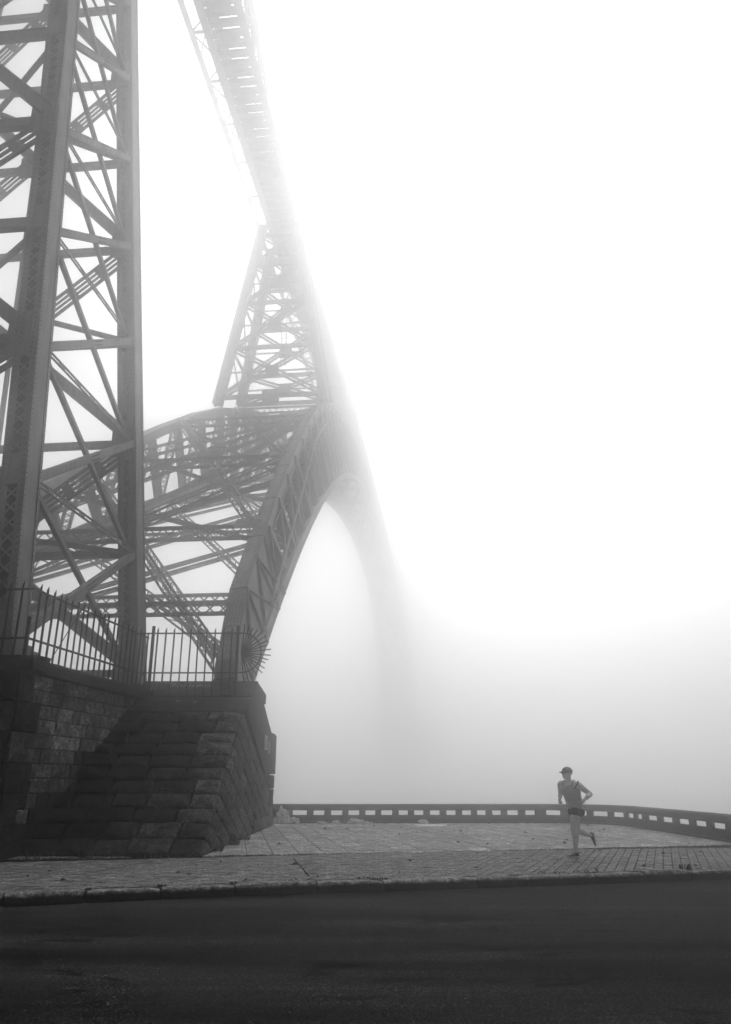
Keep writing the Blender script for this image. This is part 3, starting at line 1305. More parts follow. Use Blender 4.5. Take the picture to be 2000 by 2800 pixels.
# right and left side faces: thin level pairs, riveted rising struts, falling diagonals
for side in (1, -1):
    xo = side * 0.12
    for k in range(len(NODE) - 2):
        z = NODE[k]
        A = leg_face(side, 0, z, xo, LD / 2)
        B = leg_face(side, 1, z, xo, -LD / 2)
        if k > 0:
            slotted(pier, "tie", A, B, 0.15, 2, (1, 0, 0.09 * side), M["steel_pier"], 0.05, 0.9)
        zu = NODE[k + 1]
        Bu = leg_face(side, 1, zu, side * 0.2, -LD / 2 + 0.3)
        A2 = leg_face(side, 0, z, side * 0.2, LD / 2 - 0.1)
        m = MB(PB)
        m.beam(A2, Bu, 0.12, 0.19, (0, 0, 1))
        m.beam(A2, Bu, 0.17, 0.022, (0, 0, 1), 0, 0.105)
        m.beam(A2, Bu, 0.17, 0.022, (0, 0, 1), 0, -0.105)
        st = m.build("strut", M["steel_pier"], pier)
        if side == 1 and k < 8:
            rv = MB(PB)
            d = (Bu - A2)
            n3 = d.normalized().cross(V((0, 0, 1))).normalized()
            for f in (0.28, 0.5, 0.73):
                for q in range(-4, 5) if f == 0.5 else (-2, 2):
                    for h in (-0.07, 0.07):
                        rv.rivet(A2 + d * f + d.normalized() * q * 0.07 + n3 * 0.074 + V((0, 0, h)), n3, 0.02, 0.018)
            tag(rv.build("rivets", M["rivet_pier"], st), kind="stuff")
        Au = leg_face(side, 0, zu, 0.0, LD / 2)
        Bl = leg_face(side, 1, z, 0.0, -LD / 2)
        m = MB(PB)
        m.beam(Au, Bl, 0.13, 0.14, (0, 0, 1))
        m.build("diagonal", M["steel_pier"], pier)

# front and back faces: heavy slotted crosses over two panels, level struts, gussets
for end in (0, 1):
    yo = -LD / 2 - 0.02 if end == 0 else -LD / 2 + 0.12
    nrm = (0, 1, 0)
    for k in range(0, len(NODE) - 2, 2):
        z0, z1 = NODE[k], NODE[k + 2]
        zr0, zr1 = z0 + 0.15, z1 - 0.15
        R0, L1 = leg_face(1, end, zr0, 0, yo + 0.02), leg_face(-1, end, zr1, 0, yo + 0.02)
        L0, R1 = leg_face(-1, end, zr0, 0, yo + 0.22), leg_face(1, end, zr1, 0, yo + 0.22)
        if end == 0:
            slotted(pier, "cross_brace", L0, R1, 0.62, 3, nrm, M["steel_pier"], 0.10)
            m = MB(PB)
            m.beam(R0, L1, 0.12, 0.34, (0, 0, 1))
            m.beam(R0, L1, 0.26, 0.03, (0, 0, 1), 0, 0.18)
            m.beam(R0, L1, 0.26, 0.03, (0, 0, 1), 0, -0.18)
            m.build("cross_brace", M["steel_pier"], pier)
        else:
            slotted(pier, "cross_brace", L0, R1, 0.66, 4, nrm, M["steel_pier"], 0.10)
            m = MB(PB)
            m.beam(R0, L1, 0.14, 0.34, (0, 0, 1))
            m.beam(R0, L1, 0.26, 0.03, (0, 0, 1), 0, 0.18)
            m.beam(R0, L1, 0.26, 0.03, (0, 0, 1), 0, -0.18)
            m.build("cross_brace", M["steel_pier"], pier)
        c = (R0 + L1) / 2
        m = MB(PB)
        m.obox(V((-1.0, c.y + 0.12, (z0 + z1) / 2)), (0.55, 0, 0), (0, 0.02, 0), (0, 0, 0.5))
        m.build("gusset_plate", M["steel_pier"], pier)
    for k in range(len(NODE) - 1):
        z = NODE[k]
        R, Lq = leg_face(1, end, z, -LW / 2, yo + 0.3), leg_face(-1, end, z, LW / 2, yo + 0.3)
        m = MB(PB)
        hh = 0.27 if end == 0 else 0.18
        m.beam(R, Lq, 0.14, hh, (0, 0, 1))
        m.beam(R, Lq, 0.24, 0.025, (0, 0, 1), 0, hh / 2 + 0.012)
        m.beam(R, Lq, 0.24, 0.025, (0, 0, 1), 0, -hh / 2 - 0.012)
        m.build("level_strut", M["steel_pier"], pier)
    for k in range(0, len(NODE) - 1, 2):
        z = NODE[k]
        for side in (1, -1):
            c = leg_face(side, end, z, -side * 0.12, -LD / 2 - 0.03)
            m = MB(PB)
            m.obox(c, (LW * 0.66, 0, 0), (0, 0.014, 0), (0, 0, 0.68))
            g = m.build("gusset_plate", M["steel_pier"], pier)
            if side == 1 and k < 9 and end == 0:
                rv = MB(PB)
                for q in range(9):
                    for xx in (-0.02, 0.34):
                        rv.rivet(c + V((xx, -0.014, -0.6 + q * 0.15)), (0, -1, 0), 0.022, 0.018)
                for q in range(5):
                    rv.rivet(c + V((-0.34 + 0.05 * q, -0.014, 0.3 - 0.06 * q)), (0, -1, 0), 0.022, 0.018)
                tag(rv.build("rivets", M["rivet_pier"], g), kind="stuff")
# slim post up the middle of the far face, and level cross ties inside
m = MB(PB)
m.beam((-1.0, leg_c(1, 1, 8).y, 8.0), (-1.0, leg_c(1, 1, 46).y, 46.0), 0.14, 0.12, (0, 1, 0))
m.build("post", M["steel_pier"], pier)
for k in range(1, len(NODE) - 2, 2):
    z = NODE[k]
    for (s1, s2) in ((1, -1), (-1, 1)):
        m = MB(PB)
        m.beam(leg_c(s1, 0, z), leg_c(s2, 1, z), 0.16, 0.14, (0, 0, 1))
        m.build("plan_brace", M["steel_pier"], pier)

# ---------------------------------------------------------------- arch
SPAN2 = 130.0
ASH = 0.85


def zi(s):
    q = 1 - (1 - s / SPAN2) ** 2
    return 4.0 + 43.5 * q


def ze(s):
    if s < 1.0:
        return 4.2 + (s + 1.3) * 1.365
    if s > 2 * SPAN2 - 1.0:
        return ze(2 * SPAN2 - s)
    q = 1 - (1 - s / SPAN2) ** 2
    d = 2.6 + 11.5 * q - 8.6 * max(0.0, (q - 0.45) / 0.55) ** 1.3
    return zi(s) + d


def wz(z):
    return max(3.0, 9.02 - 0.123 * z) - 0.4


def ce(side, s):
    z = ze(s)
    return V((side * wz(z), s + ASH, z))


def ci(side, s):
    z = zi(s)
    return V((side * wz(z), s + ASH, z))


arch = bridge_root("steel_arch", (0, 0, 4.1))
tag(arch, "great riveted steel lattice arch springing from the abutment into the fog", "arch")
AB = off(arch)
ns = [1.2, 4.0, 6.5, 9.5, 12.7, 16.0, 20.0, 24.0, 28.0, 32.3, 36.9, 40.0, 44.0, 48.0]
s = 52.0
while s < 250:
    ns.append(s)
    s += 6.0
ns += [252.0, 256.0]


def sweep(mb, frames, rects):
    """sweep rectangles (lateral0, lateral1, up0, up1) along frames (p, lateral, up)"""
    for (l0, l1, u0, u1) in rects:
        vs, fs = [], []
        for (p, l, u) in frames:
            for (a, b) in ((l0, u0), (l1, u0), (l1, u1), (l0, u1)):
                vs.append(p + l * a + u * b)
        n = len(frames)
        for i in range(n - 1):
            for j in range(4):
                k = (j + 1) % 4
                fs.append((i * 4 + j, i * 4 + k, (i + 1) * 4 + k, (i + 1) * 4 + j))
        fs.append((3, 2, 1, 0))
        fs.append(tuple((n - 1) * 4 + j for j in range(4)))
        mb.add(vs, fs)


def chord_frames(side, fn, ss):
    fr = []
    for s in ss:
        p = fn(side, s)
        t = (fn(side, s + 0.15) - fn(side, s - 0.15)).normalized()
        dv = (ce(side, s) - ci(side, s)).normalized()
        l = t.cross(dv).normalized()
        if l.x < 0:
            l = -l
        u = l.cross(t).normalized()
        if u.z < 0:
            u = -u
        fr.append((p, l, u))
    return fr


for side in (1, -1):
    rib = empty("rib", (0, 0, 0), 0, arch)
    if side == 1:
        rib["label"] = "rib standing on the stone abutment, with solid riveted web at its foot"
    else:
        rib["label"] = "rib behind the pier legs"
    # chords in lengths between splices
    cuts = [-1.15, 1.5, 5.2, 9.0, 13.6, 19.0, 25.0, 31.0, 36.9]
    while cuts[-1] < 225:
        cuts.append(cuts[-1] + 8.0)
    cuts.append(260.5)
    for c0, c1 in zip(cuts, cuts[1:]):
        m = (2 if c0 < 1 else 1) if c0 < 60 else 2
        ss = [c0 + (c1 - c0) * i / m for i in range(m + 1)]
        fr = chord_frames(side, ce, ss)
        mb = MB(AB)
        sh = -0.1 * side
        rc = [(-0.32, 0.32, -0.035, 0.0)] if c1 < 5.5 else [(-0.32, 0.32, -0.035, 0.0), (-0.26, -0.23, -0.62, -0.037), (0.23, 0.26, -0.62, -0.037), (-0.35, -0.22, -0.66, -0.622), (0.22, 0.35, -0.66, -0.622)]
        sweep(mb, fr, [(a + sh, b + sh, c, d) for (a, b, c, d) in rc])
        tc = mb.build("top_chord", M["steel_arch"], rib)
        if c0 < 40 and side == 1:
            # splice strip across the flange and rows of rivets
            rv = MB(AB)
            p, l, u = fr[0]
            t = l.cross(u)
            rv.obox(p + u * 0.008 + l * sh, l * 0.32, u * 0.008, t * 0.025)
            L = sum((fr[i + 1][0] - fr[i][0]).length for i in range(len(fr) - 1))
            step = 0.13 if c0 < 12 else 0.2
            nr = int(L / step)
            for i in range(nr):
                f = (i + 0.5) / nr * (len(fr) - 1)
                k = min(int(f), len(fr) - 2)
                g = f - k
                p = fr[k][0].lerp(fr[k + 1][0], g)
                l, u = fr[k][1], fr[k][2]
                cols = (-0.28, -0.18, 0.18, 0.28)
                if (i / nr) < 0.3 or c0 < 0:
                    cols = (-0.28, -0.18, -0.06, 0.06, 0.18, 0.28)
                for c in cols:
                    rv.rivet(p + l * (c + sh + (0.014 if i % 2 else -0.014)), u, 0.021, 0.014)
                if side > 0:
                    for h in (-0.1, -0.56):
                        rv.rivet(p + l * (0.262 + sh) + u * h, l, 0.02, 0.012)
            tag(rv.build("rivets", M["rivet"], tc), kind="stuff")
        m2 = [max(0.05, x) for x in ss]
        if m2[-1] - m2[0] > 0.2:
            ss2 = [m2[0] + (min(m2[-1], 259.9) - m2[0]) * i / m for i in range(m + 1)]
            fr = chord_frames(side, ci, ss2)
            mb = MB(AB)
            sweep(mb, fr, [(a - sh, b - sh, c, d) for (a, b, c, d) in ((-0.32, 0.32, 0.0, 0.035), (-0.26, -0.23, 0.037, 0.5), (0.23, 0.26, 0.037, 0.5), (-0.34, -0.22, 0.502, 0.535), (0.22, 0.34, 0.502, 0.535))])
            mb.build("bottom_chord", M["steel_arch"], rib)
    # solid web at the foot
    for end in (0, 1):
        def S(x):
            return x if end == 0 else 2 * SPAN2 - x
        pairs = [(-1.1, -1.0), (-0.6, 0.0), (0.2, 1.0), (1.5, 3.0), (2.6, 5.0), (4.0, 6.6), (5.3, 7.6)]

        def low(sb):
            z = max(zi(max(sb, 0.0)), 4.12)
            return V((side * wz(z), S(sb) + ASH, z))
        for lat in (-0.25, 0.25):
            mb = MB(AB)
            for (a, b), (a2, b2) in zip(pairs, pairs[1:]):
                t0, b0, t1, b1 = ce(side, S(a)), low(b), ce(side, S(a2)), low(b2)
                dx = V((lat, 0, 0))
                th = V((0.01, 0, 0))
                xs_ = V((0.1 * side, 0, 0))
                t0, t1, b0, b1 = t0 - xs_, t1 - xs_, b0 + xs_, b1 + xs_
                mb.hexa([b0 + dx - th, b1 + dx - th, t1 + dx - th, t0 + dx - th, b0 + dx + th, b1 + dx + th, t1 + dx + th, t0 + dx + th])
            mb.build("web_plate", M["steel_arch"], rib)
        if end == 0 and side == 1:
            # angle stiffeners crossing on the web
            def E(x):
                return ce(1, x) + V((0.20, 0, -0.04))

            def I(x):
                return low(x) + V((0.40, 0, 0.1))
            for (pa, pb) in ((E(1.5), I(3.2)), (E(3.6), I(6.0)), (E(5.3), I(7.6)), (E(-0.7), I(3.2)), (E(1.5), I(0.4)), (E(1.5), I(6.0)), (E(3.6), I(3.2)), (E(3.6), I(7.6)), (E(5.3), I(6.0))):
                mb = MB(AB)
                mb.beam(pa, pb, 0.07, 0.12, (1, 0, 0))
                mb.beam(pa, pb, 0.19, 0.02, (1, 0, 0), 0, -0.045)
                st = mb.build("stiffener", M["steel_pier"], rib)
                rv = MB(AB)
                d = pb - pa
                sd = d.normalized().cross(V((1, 0, 0))).normalized()
                for k in range(int(d.length / 0.13)):
                    p = pa + d.normalized() * (0.06 + k * 0.13)
                    for e in (-1, 1):
                        rv.rivet(p + sd * e * 0.072 + V((-0.035, 0, 0)), (1, 0, 0), 0.018, 0.012)
                tag(rv.build("rivets", M["rivet"], st), kind="stuff")
    # rounded shoe at the foot
    mb = MB(AB)
    c = V((side * (wz(4.4) - 0.1), -1.02 + ASH, 4.35))
    n = 10
    vs, fs = [], []
    for xx in (-0.32, 0.32):
        for k in range(n + 1):
            t = radians(40 + 200 * k / n)
            vs.append(c + V((xx, 0.35 + 0.45 * cos(t), 0.42 + 0.55 * sin(t) - 0.12)))
    for k in range(n):
        fs.append((k, k + 1, n + 2 + k, n + 1 + k))
    fs.append(tuple(range(n, -1, -1)))
    fs.append(tuple(range(n + 1, 2 * n + 2)))
    mb.add(vs, fs)
    mb.box((c.x - 0.45, -1.25 + ASH, 4.1), (c.x + 0.5, 0.9 + ASH, 4.2))
    mb.build("shoe", M["steel_pier"], rib)
    # web: posts and diagonals
    for k, s in enumerate(ns[2:]):
        near = s < 60
        t, b = ce(side, s) - V((0, 0, 0.3)), ci(side, s) + V((0, 0, 0.25))
        if near:
            laced(rib, "web_post", b, t, 0.62, 0.22, M["steel_arch"], (0, 1, 0), 0.36, 0.09, 0.05, "ud", True)
        else:
            mb = MB(AB)
            mb.beam(b, t, 0.6, 0.3, (0, 1, 0))
            mb.build("web_post", M["steel_far"], rib)
        if k + 3 < len(ns):
            s2 = ns[k + 3]
            b2 = ci(side, s2) + V((0, 0, 0.25))
            mb = MB(AB)
            if near:
                mb.beam(t, b2, 0.6, 0.03, (0, 1, 1))
                for sx in (-0.3, 0.3):
                    mb.beam(t, b2, 0.03, 0.24, (0, 1, 1), sx)
            else:
                mb.beam(t, b2, 0.6, 0.3, (0, 1, 1))
            mb.build("web_diagonal", M["steel_arch"] if near else M["steel_far"], rib)
    if side == 1:
        mb = MB(AB)
        pts = []
        for i in range(24):
            s = 4.2 + i * 1.3
            f = min(0.75, 0.3 + 0.028 * i)
            pts.append(ci(1, s).lerp(ce(1, s), f) + V((0.46, 0, 0)))
        mb.tube(pts, 0.06, 8)
        mb.build("handrail_pipe", M["steel_arch"], rib, True)

# lateral bracing between the ribs, over the arch's back and belly
xn = [-0.6, 6.5, 16.0, 28.0, 40.0, 52.0, 66.0, 80.0, 96.0, 112.0, 130.0, 148.0, 164.0, 180.0, 194.0, 208.0, 220.0, 232.0, 244.0, 253.0]
for i, s in enumerate(xn):
    for fn, dz, hh in ((ce, -0.45, 0.62), (ci, 0.35, 0.5)):
        if s < 1:
            continue
        R, L = fn(1, s) + V((-0.3, 0, dz)), fn(-1, s) + V((0.3, 0, dz))
        if s < 60:
            laced(arch, "cross_strut", L, R, 0.22, hh, M["steel_arch"], (0, 0, 1), hh * 0.95, 0.10, 0.055, "l", True)
        else:
            mb = MB(AB)
            mb.beam(L, R, 0.5, hh, (0, 0, 1))
            mb.build("cross_strut", M["steel_far"], arch)
# extra low strut
laced(arch, "cross_strut", ce(-1, 1.0) + V((0.3, 0, -0.4)), ce(1, 1.0) + V((-0.3, 0, -0.4)), 0.2, 0.48, M["steel_arch"], (0, 0, 1), 0.46, 0.09, 0.05, "l", True)
for i in range(len(xn) - 1):
    j = min(i + 2, len(xn) - 1)
    if j == i + 1 and i > 2:
        pass
    for side in (1, -1):
        s0, s1 = xn[i], xn[j]
        for fn, dz, w, h in ((ce, -0.4, 0.42, 0.62), (ci, 0.4, 0.34, 0.42)):
            if fn is ci and s0 < 1:
                s0 = 1.0
            a = fn(side, s0) + V((-side * 0.3, 0, dz + (0.12 if side > 0 else -0.12)))
            b = fn(-side, s1) + V((side * 0.3, 0, dz + (0.12 if side > 0 else -0.12)))
            up = (ce(1, (s0 + s1) / 2) - ci(1, (s0 + s1) / 2))
            t = (b - a).normalized()
            upv = V((0, -1, 1.1))
            if s0 < 45:
                laced(arch, "lateral_brace", a, b, w, h, M["steel_arch"], upv, 0.62 if fn is ce else 0.9, 0.085, 0.05, "udlr" if fn is ce else "ud", False)
            else:
                mb = MB(AB)
                mb.beam(a, b, w, h, upv)
                mb.build("lateral_brace", M["steel_far"], arch)
            if s0 < 45 and fn is ce and side > 0:
                c = (a + b) / 2
                mb = MB(AB)
                mb.obox(c + V((0, -0.25, 0.3)), V((0.55, 0, 0)), V((0, 0.33, 0.33)), V((0, -0.012, 0.012)))
                mb.build("gusset_plate", M["steel_arch"], arch)
# gussets where the braces meet the near rib
for s in (6.5, 16.0, 28.0):
    for side in (1, -1):
        c = ce(side, s) + V((-side * 0.75, 0.0, -0.06))
        t = (ce(side, s + 0.3) - ce(side, s - 0.3)).normalized()
        mb = MB(AB)
        mb.obox(c, (0.5, 0, 0), t * 0.55, V((0, -t.z, t.y)) * 0.012)
        g = mb.build("gusset_plate", M["steel_arch"], arch)
        if side == 1:
            rv = MB(AB)
            nn = V((0, -t.z, t.y))
            for q in range(8):
                rv.rivet(c + V((0.40, 0, 0)) + t * (-0.45 + q * 0.13) + nn * 0.012, nn, 0.02, 0.014)
                rv.rivet(c + V((-0.4 + q * 0.1, 0, 0)) - t * (0.45 - 0.1 * (q % 3)) + nn * 0.012, nn, 0.02, 0.014)
            tag(rv.build("rivets", M["rivet"], g), kind="stuff")
# sway frames inside the rib pairs
for s in ns[4:14:2]:
    for (a, b) in ((1, -1), (-1, 1)):
        mb = MB(AB)
        mb.beam(ce(a, s) + V((-a * 0.3, 0, -0.6)), ci(b, s) + V((b * -0.3, 0, 0.5)), 0.22, 0.3, (0, 1, 0))
        mb.build("sway_brace", M["steel_arch"], arch)

# ---------------------------------------------------------------- trestle standing on the arch
DECK_Z = 53.5
tres = bridge_root("steel_trestle", (0, 40, ze(37.0)))
tag(tres, "pale steel trestle rising from the arch to the deck in the fog", "trestle")
TB = off(tres)
TS0, TS1 = 37.2, 43.2


def tl(side, end, z):
    z0 = ze(37.2)
    f = (z - z0) / (DECK_Z - 1.0 - z0)
    x = side * (4.75 + (1.75 - 4.75) * f)
    s = (TS0 + 0.9 * f) if end == 0 else (TS1 - 1.3 * f)
    return V((x, s, z))


for side in (1, -1):
    for end in (0, 1):
        z0 = ze(TS0 if end == 0 else TS1) - 0.2
        mb = MB(TB)
        a, b = tl(side, end, z0), tl(side, end, DECK_Z - 0.6)
        for sx in (-1, 1):
            mb.beam(a, b, 0.1, 0.85, (0, 1, 0), sx * 0.33)
        mb.beam(a, b, 0.6, 0.5, (0, 1, 0))
        mb.build("leg", M["steel_far"], tres)
tz = [ze(37.2) + 0.5, 38.9, 43.8, 48.2, 51.8]
for end in (0, 1):
    for k, z in enumerate(tz):
        z = z if not (end == 1 and k == 0) else z + 2.2
        mb = MB(TB)
        mb.beam(tl(1, end, z), tl(-1, end, z), 0.3, 0.34, (0, 0, 1))
        mb.build("level_strut", M["steel_far"], tres)
        if k + 1 < len(tz):
            z1 = tz[k + 1]
            mid = (tl(1, end, z) + tl(-1, end, z1)) / 2
            for sg in (1, -1):
                mb = MB(TB)
                for o in (-0.16, 0.16):
                    mb.beam(tl(sg, end, z), tl(-sg, end, z1), 0.2, 0.12, (0, 1, 0), o)
                mb.build("cross_brace", M["steel_far"], tres)
            mb = MB(TB)
            mb.obox((0, mid.y, mid.z), (0.6, 0, 0), (0, 0.05, 0), (0, 0, 0.6))
            mb.build("gusset_plate", M["steel_far"], tres)
            mb = MB(TB)
            mb.beam(tl(1, end, (z + z1) / 2), tl(-1, end, (z + z1) / 2), 0.12, 0.14, (0, 0, 1))
            mb.build("level_tie", M["steel_far"], tres)
    mb = MB(TB)
    mb.box((-0.75, tl(1, end, tz[0]).y - 0.2, tz[0] - 0.6), (0.75, tl(1, end, tz[0]).y + 0.2, tz[0] + 0.5))
    mb.build("base_plate", M["steel_far"], tres)
for side in (1, -1):
    for k, z in enumerate(tz[1:]):
        mb = MB(TB)
        mb.beam(tl(side, 0, z), tl(side, 1, z), 0.2, 0.24, (0, 0, 1))
        mb.build("level_strut", M["steel_far"], tres)
        mb = MB(TB)
        mb.beam(tl(side, 0, tz[k] + 0.3), tl(side, 1, z), 0.14, 0.14, (0, 0, 1))
        mb.build("diagonal", M["steel_far"], tres)
        mb = MB(TB)
        mb.beam(tl(side, 1, tz[k] + (2.4 if k == 0 else 0.3)), tl(side, 0, z), 0.14, 0.14, (0, 0, 1))
        mb.build("diagonal", M["steel_far"], tres)
# thin ladder between
mb = MB(TB)
for x in (-0.35, 0.1):
    mb.beam((x + 0.6, 39.5, 38), (x + 0.6, 39.8, 51), 0.07, 0.07, (0, 1, 0))
for i in range(32):
    mb.beam((0.25, 39.52, 38.2 + i * 0.4), (0.7, 39.52, 38.2 + i * 0.4), 0.04, 0.04, (0, 0, 1))
tag(mb.build("ladder", M["steel_far"], tres), kind="stuff")

# ---------------------------------------------------------------- deck
deck = bridge_root("bridge_deck", (0, 40, DECK_Z))
tag(deck, "pale lattice girder deck crossing high overhead and vanishing in the fog", "bridge deck")
DB = off(deck)
D0, D1 = -30.0, 262.0
HW = 2.46
for x, w in ((-HW, 0.34), (HW, 0.34)):
    mb = MB(DB)
    mb.box((x - w / 2, D0, DECK_Z), (x + w / 2, D1, DECK_Z + 0.35))
    mb.box((x - 0.03, D0, DECK_Z + 0.35), (x + 0.03, D1, DECK_Z + 0.7))
    mb.build("edge_beam", M["steel_far"], deck)
for x in (-1.25, 1.55):
    mb = MB(DB)
    mb.box((x - 0.28, D0, DECK_Z + 0.05), (x + 0.28, D1, DECK_Z + 0.16))
    mb.box((x - 0.28, D0, DECK_Z + 3.3), (x + 0.28, D1, DECK_Z + 3.45))
    g = mb.build("girder", M["steel_far"], deck)
    lm = MB(DB)
    y = D0
    while y < D1:
        for (a, b) in ((0, 1), (1, 0)):
            lm.beam((x, y, DECK_Z + 0.1 + 3.2 * a), (x, y + 2.1, DECK_Z + 0.1 + 3.2 * b), 0.06, 0.16, (1, 0, 0), 0, 0.06 if a else -0.06)
        lm.beam((x, y, DECK_Z + 0.1), (x, y, DECK_Z + 3.3), 0.3, 0.1, (0, 1, 0))
        y += 2.1
    tag(lm.build("lattice", M["steel_far"], g), kind="stuff")
y = D0
far = MB(DB)
cb = None
k = 0
while y < D1:
    if 8 < y < 62:
        if cb is None:
            mb = MB()
            mb.box((-1.25, -0.2, 0.16), (1.55, 0.2, 0.5))
            mb.box((-1.25, -0.24, 0.5), (1.55, 0.24, 0.56))
            o = mb.build("cross_beam", M["steel_far"], deck)
            cb = o.data
        else:
            o = link("cross_beam", cb, None, deck)
        o.location = (0, y - DB.y, 0)
    else:
        far.box((-1.25, y - 0.2, DECK_Z + 0.16), (1.55, y + 0.2, DECK_Z + 0.5))
    if k % 3 == 0:
        far.box((-0.6, y - 0.42, DECK_Z + 0.58), (0.9, y + 0.42, DECK_Z + 0.66))
    y += 0.86
    k += 1
tag(far.build("deck_framing", M["steel_far"], deck), kind="stuff")
y = D0 + 0.4
br = MB(DB)
i = 0
while y < D1:
    for (xa, xb) in ((-HW, -1.25), (HW, 1.55)):
        br.beam((xa, y, DECK_Z + 0.2), (xb, y, DECK_Z + 0.2), 0.16, 0.2, (0, 0, 1))
        br.beam((xa, y, DECK_Z + 0.2), (xb, y + 2.15, DECK_Z + 0.2), 0.1, 0.1, (0, 0, 1))
        br.beam((xa, y + 2.15, DECK_Z + 0.22), (xb, y, DECK_Z + 1.6), 0.08, 0.08, (0, 0, 1))
        br.beam((xa, y, DECK_Z + 0.3), (xb, y, DECK_Z + 2.2), 0.1, 0.1, (0, 1, 0))
    y += 4.3
    i += 1
tag(br.build("bracing", M["steel_far"], deck), kind="stuff")
# outriggers and rail on the right
rl = MB(DB)
for z in (1.35, 1.75):
    rl.beam((HW + 0.75, D0, DECK_Z + z), (HW + 0.75, D1, DECK_Z + z), 0.035, 0.035, (0, 0, 1))
y = D0
while y < D1:
    rl.beam((HW + 0.75, y, DECK_Z + 0.6), (HW + 0.75, y, DECK_Z + 1.75), 0.04, 0.04, (0, 1, 0))
    y += 2.15
rl.build("hand_rail", M["steel_far"], deck)
y = D0 + 1.0
k = 0
while y < 120:
    ob = MB(DB)
    ext = 0.85 if k % 4 else 1.6
    ob.beam((HW, y, DECK_Z + 0.6), (HW + ext, y, DECK_Z + 0.75), 0.12, 0.12, (0, 0, 1))
    ob.beam((HW, y, DECK_Z - 0.0), (HW + ext, y, DECK_Z + 0.7), 0.09, 0.09, (0, 0, 1))
    ob.build("outrigger", M["steel_far"], deck)
    y += 4.3
    k += 1


# ================================================================ IRON FENCES
def spear(name, L, r=0.021):
    """square bar with a slanting point"""
    mb = MB()
    mb.hexa([(-r, -r, 0), (r, -r, 0), (r, r, 0), (-r, r, 0), (-r, -r, L - 0.09), (r, -r, L - 0.09), (r, r, L - 0.09), (-r, r, L - 0.09)])
    t = L - 0.09
    mb.add([(-r, -r, t), (r, -r, t), (r, r, t), (-r, r, t), (r * 0.8, -r * 0.6, L), (r * 0.8, r * 0.6, L)],
           [(0, 1, 4), (1, 2, 5, 4), (2, 3, 5), (3, 0, 4, 5)])
    me = bpy.data.meshes.new(name)
    me.from_pydata([tuple(v) for v in mb.v], [], mb.f)
    me.update()
    me.materials.append(M["iron"])
    return me


rng = random.Random(3)
fence = empty("iron_fence", C0 + V((0, 0, PLAT_Z)))
tag(fence, "black spiked iron fence along the wall coping in front of the pier", "fence")
FO = V(fence.location)
FB = 1.72
me = spear("bar", FB)


def fence_pt(u):
    """u > 0 runs along the side, u < 0 along the front"""
    c = C0 + DS * 0.25 - NS * 0.08 + V((0, 0, PLAT_Z - 0.02))
    return c + (DS * u if u >= 0 else DF * (-u))


us_ = [0.0] + [0.29 * k for k in range(1, 23)] + [-0.27 * k for k in range(1, 16)]
for u in us_:
    if u == 0.0:
        continue
    o = link("bar", me, None, fence)
    o.location = fence_pt(u) - FO
    o.rotation_euler = (rng.uniform(-0.012, 0.012), rng.uniform(-0.014, 0.014), rng.uniform(0, 0.5))
for z in (0.45, 1.54):
    mb = MB(FO)
    mb.beam(fence_pt(0) + V((0, 0, z)), fence_pt(6.45) + V((0, 0, z)), 0.012, 0.05)
    mb.build("rail", M["iron"], fence)
    mb = MB(FO)
    mb.beam(fence_pt(0) + V((0, 0, z)), fence_pt(-4.2) + V((0, 0, z)), 0.012, 0.05)
    mb.build("rail", M["iron"], fence)
mb = MB(FO)
c = fence_pt(0)
mb.obox(c + V((0, 0, 0.45)), (0.035, 0, 0), (0, 0.035, 0), (0, 0, 0.46))
mb.build("post", M["iron"], fence)
mb = MB(FO)
mb.beam(fence_pt(2.2) + V((0, 0, 1.5)), fence_pt(1.75) - NS * 0.5, 0.02, 0.02)
mb.build("stay", M["iron"], fence)

fen2 = empty("fence_screen", (-4.9, 22.98, 3.82))
tag(fen2, "iron fence across the abutment ending in a fan of spikes", "fence")
F2 = V(fen2.location)
me2 = spear("bar", 1.98)
FY = 22.97
xs = [-6.15, -5.91, -5.665, -5.42, -5.175, -4.93, -4.685, -4.44, -4.195, -3.95]
for x in xs:
    o = link("bar", me2, None, fen2)
    o.location = V((x, FY, 3.80)) - F2
    o.rotation_euler = (rng.uniform(-0.01, 0.01), rng.uniform(-0.012, 0.012), rng.uniform(0, 0.4))
ZA, ZB = 4.455, 5.61
for x in (-6.28, -3.77):
    mb = MB(F2)
    mb.obox((x, FY, 4.8), (0.042, 0, 0), (0, 0.03, 0), (0, 0, 1.02))
    mb.build("post", M["iron"], fen2)
FC = V((-3.64, FY - 0.02, (ZA + ZB) / 2))
RR = (ZB - ZA) / 2
for z in (ZA, ZB):
    mb = MB(F2)
    mb.beam((-6.75, FY + 0.03, z), (-3.64, FY - 0.02, z), 0.012, 0.045)
    mb.build("rail", M["iron"], fen2)
mb = MB(F2)
pts = [FC + V((RR * cos(radians(t)), 0, RR * sin(radians(t)))) for t in range(-90, 91, 10)]
for a, b in zip(pts, pts[1:]):
    mb.beam(a, b, 0.012, 0.045, (b - a).cross(V((0, 1, 0))))
mb.build("curved_rail", M["iron"], fen2)
mb = MB()
mb.beam((0.07, 0, 0), (0.84, 0, 0), 0.038, 0.032)
spk = mb.build("spike", M["iron"], fen2)
spk.location = FC - F2
spk.rotation_euler = (0, -radians(86), 0)
for k in range(1, 18):
    o = link("spike", spk.data, None, fen2)
    o.location = FC - F2 + V((0, rng.uniform(-0.015, 0.015), 0))
    o.rotation_euler = (0, -radians(86 - k * 10.0 + rng.uniform(-1.5, 1.5)), rng.uniform(-0.05, 0.05))
    s = rng.uniform(0.92, 1.06)
    o.scale = (s, 1, 1)
mb = MB(F2)
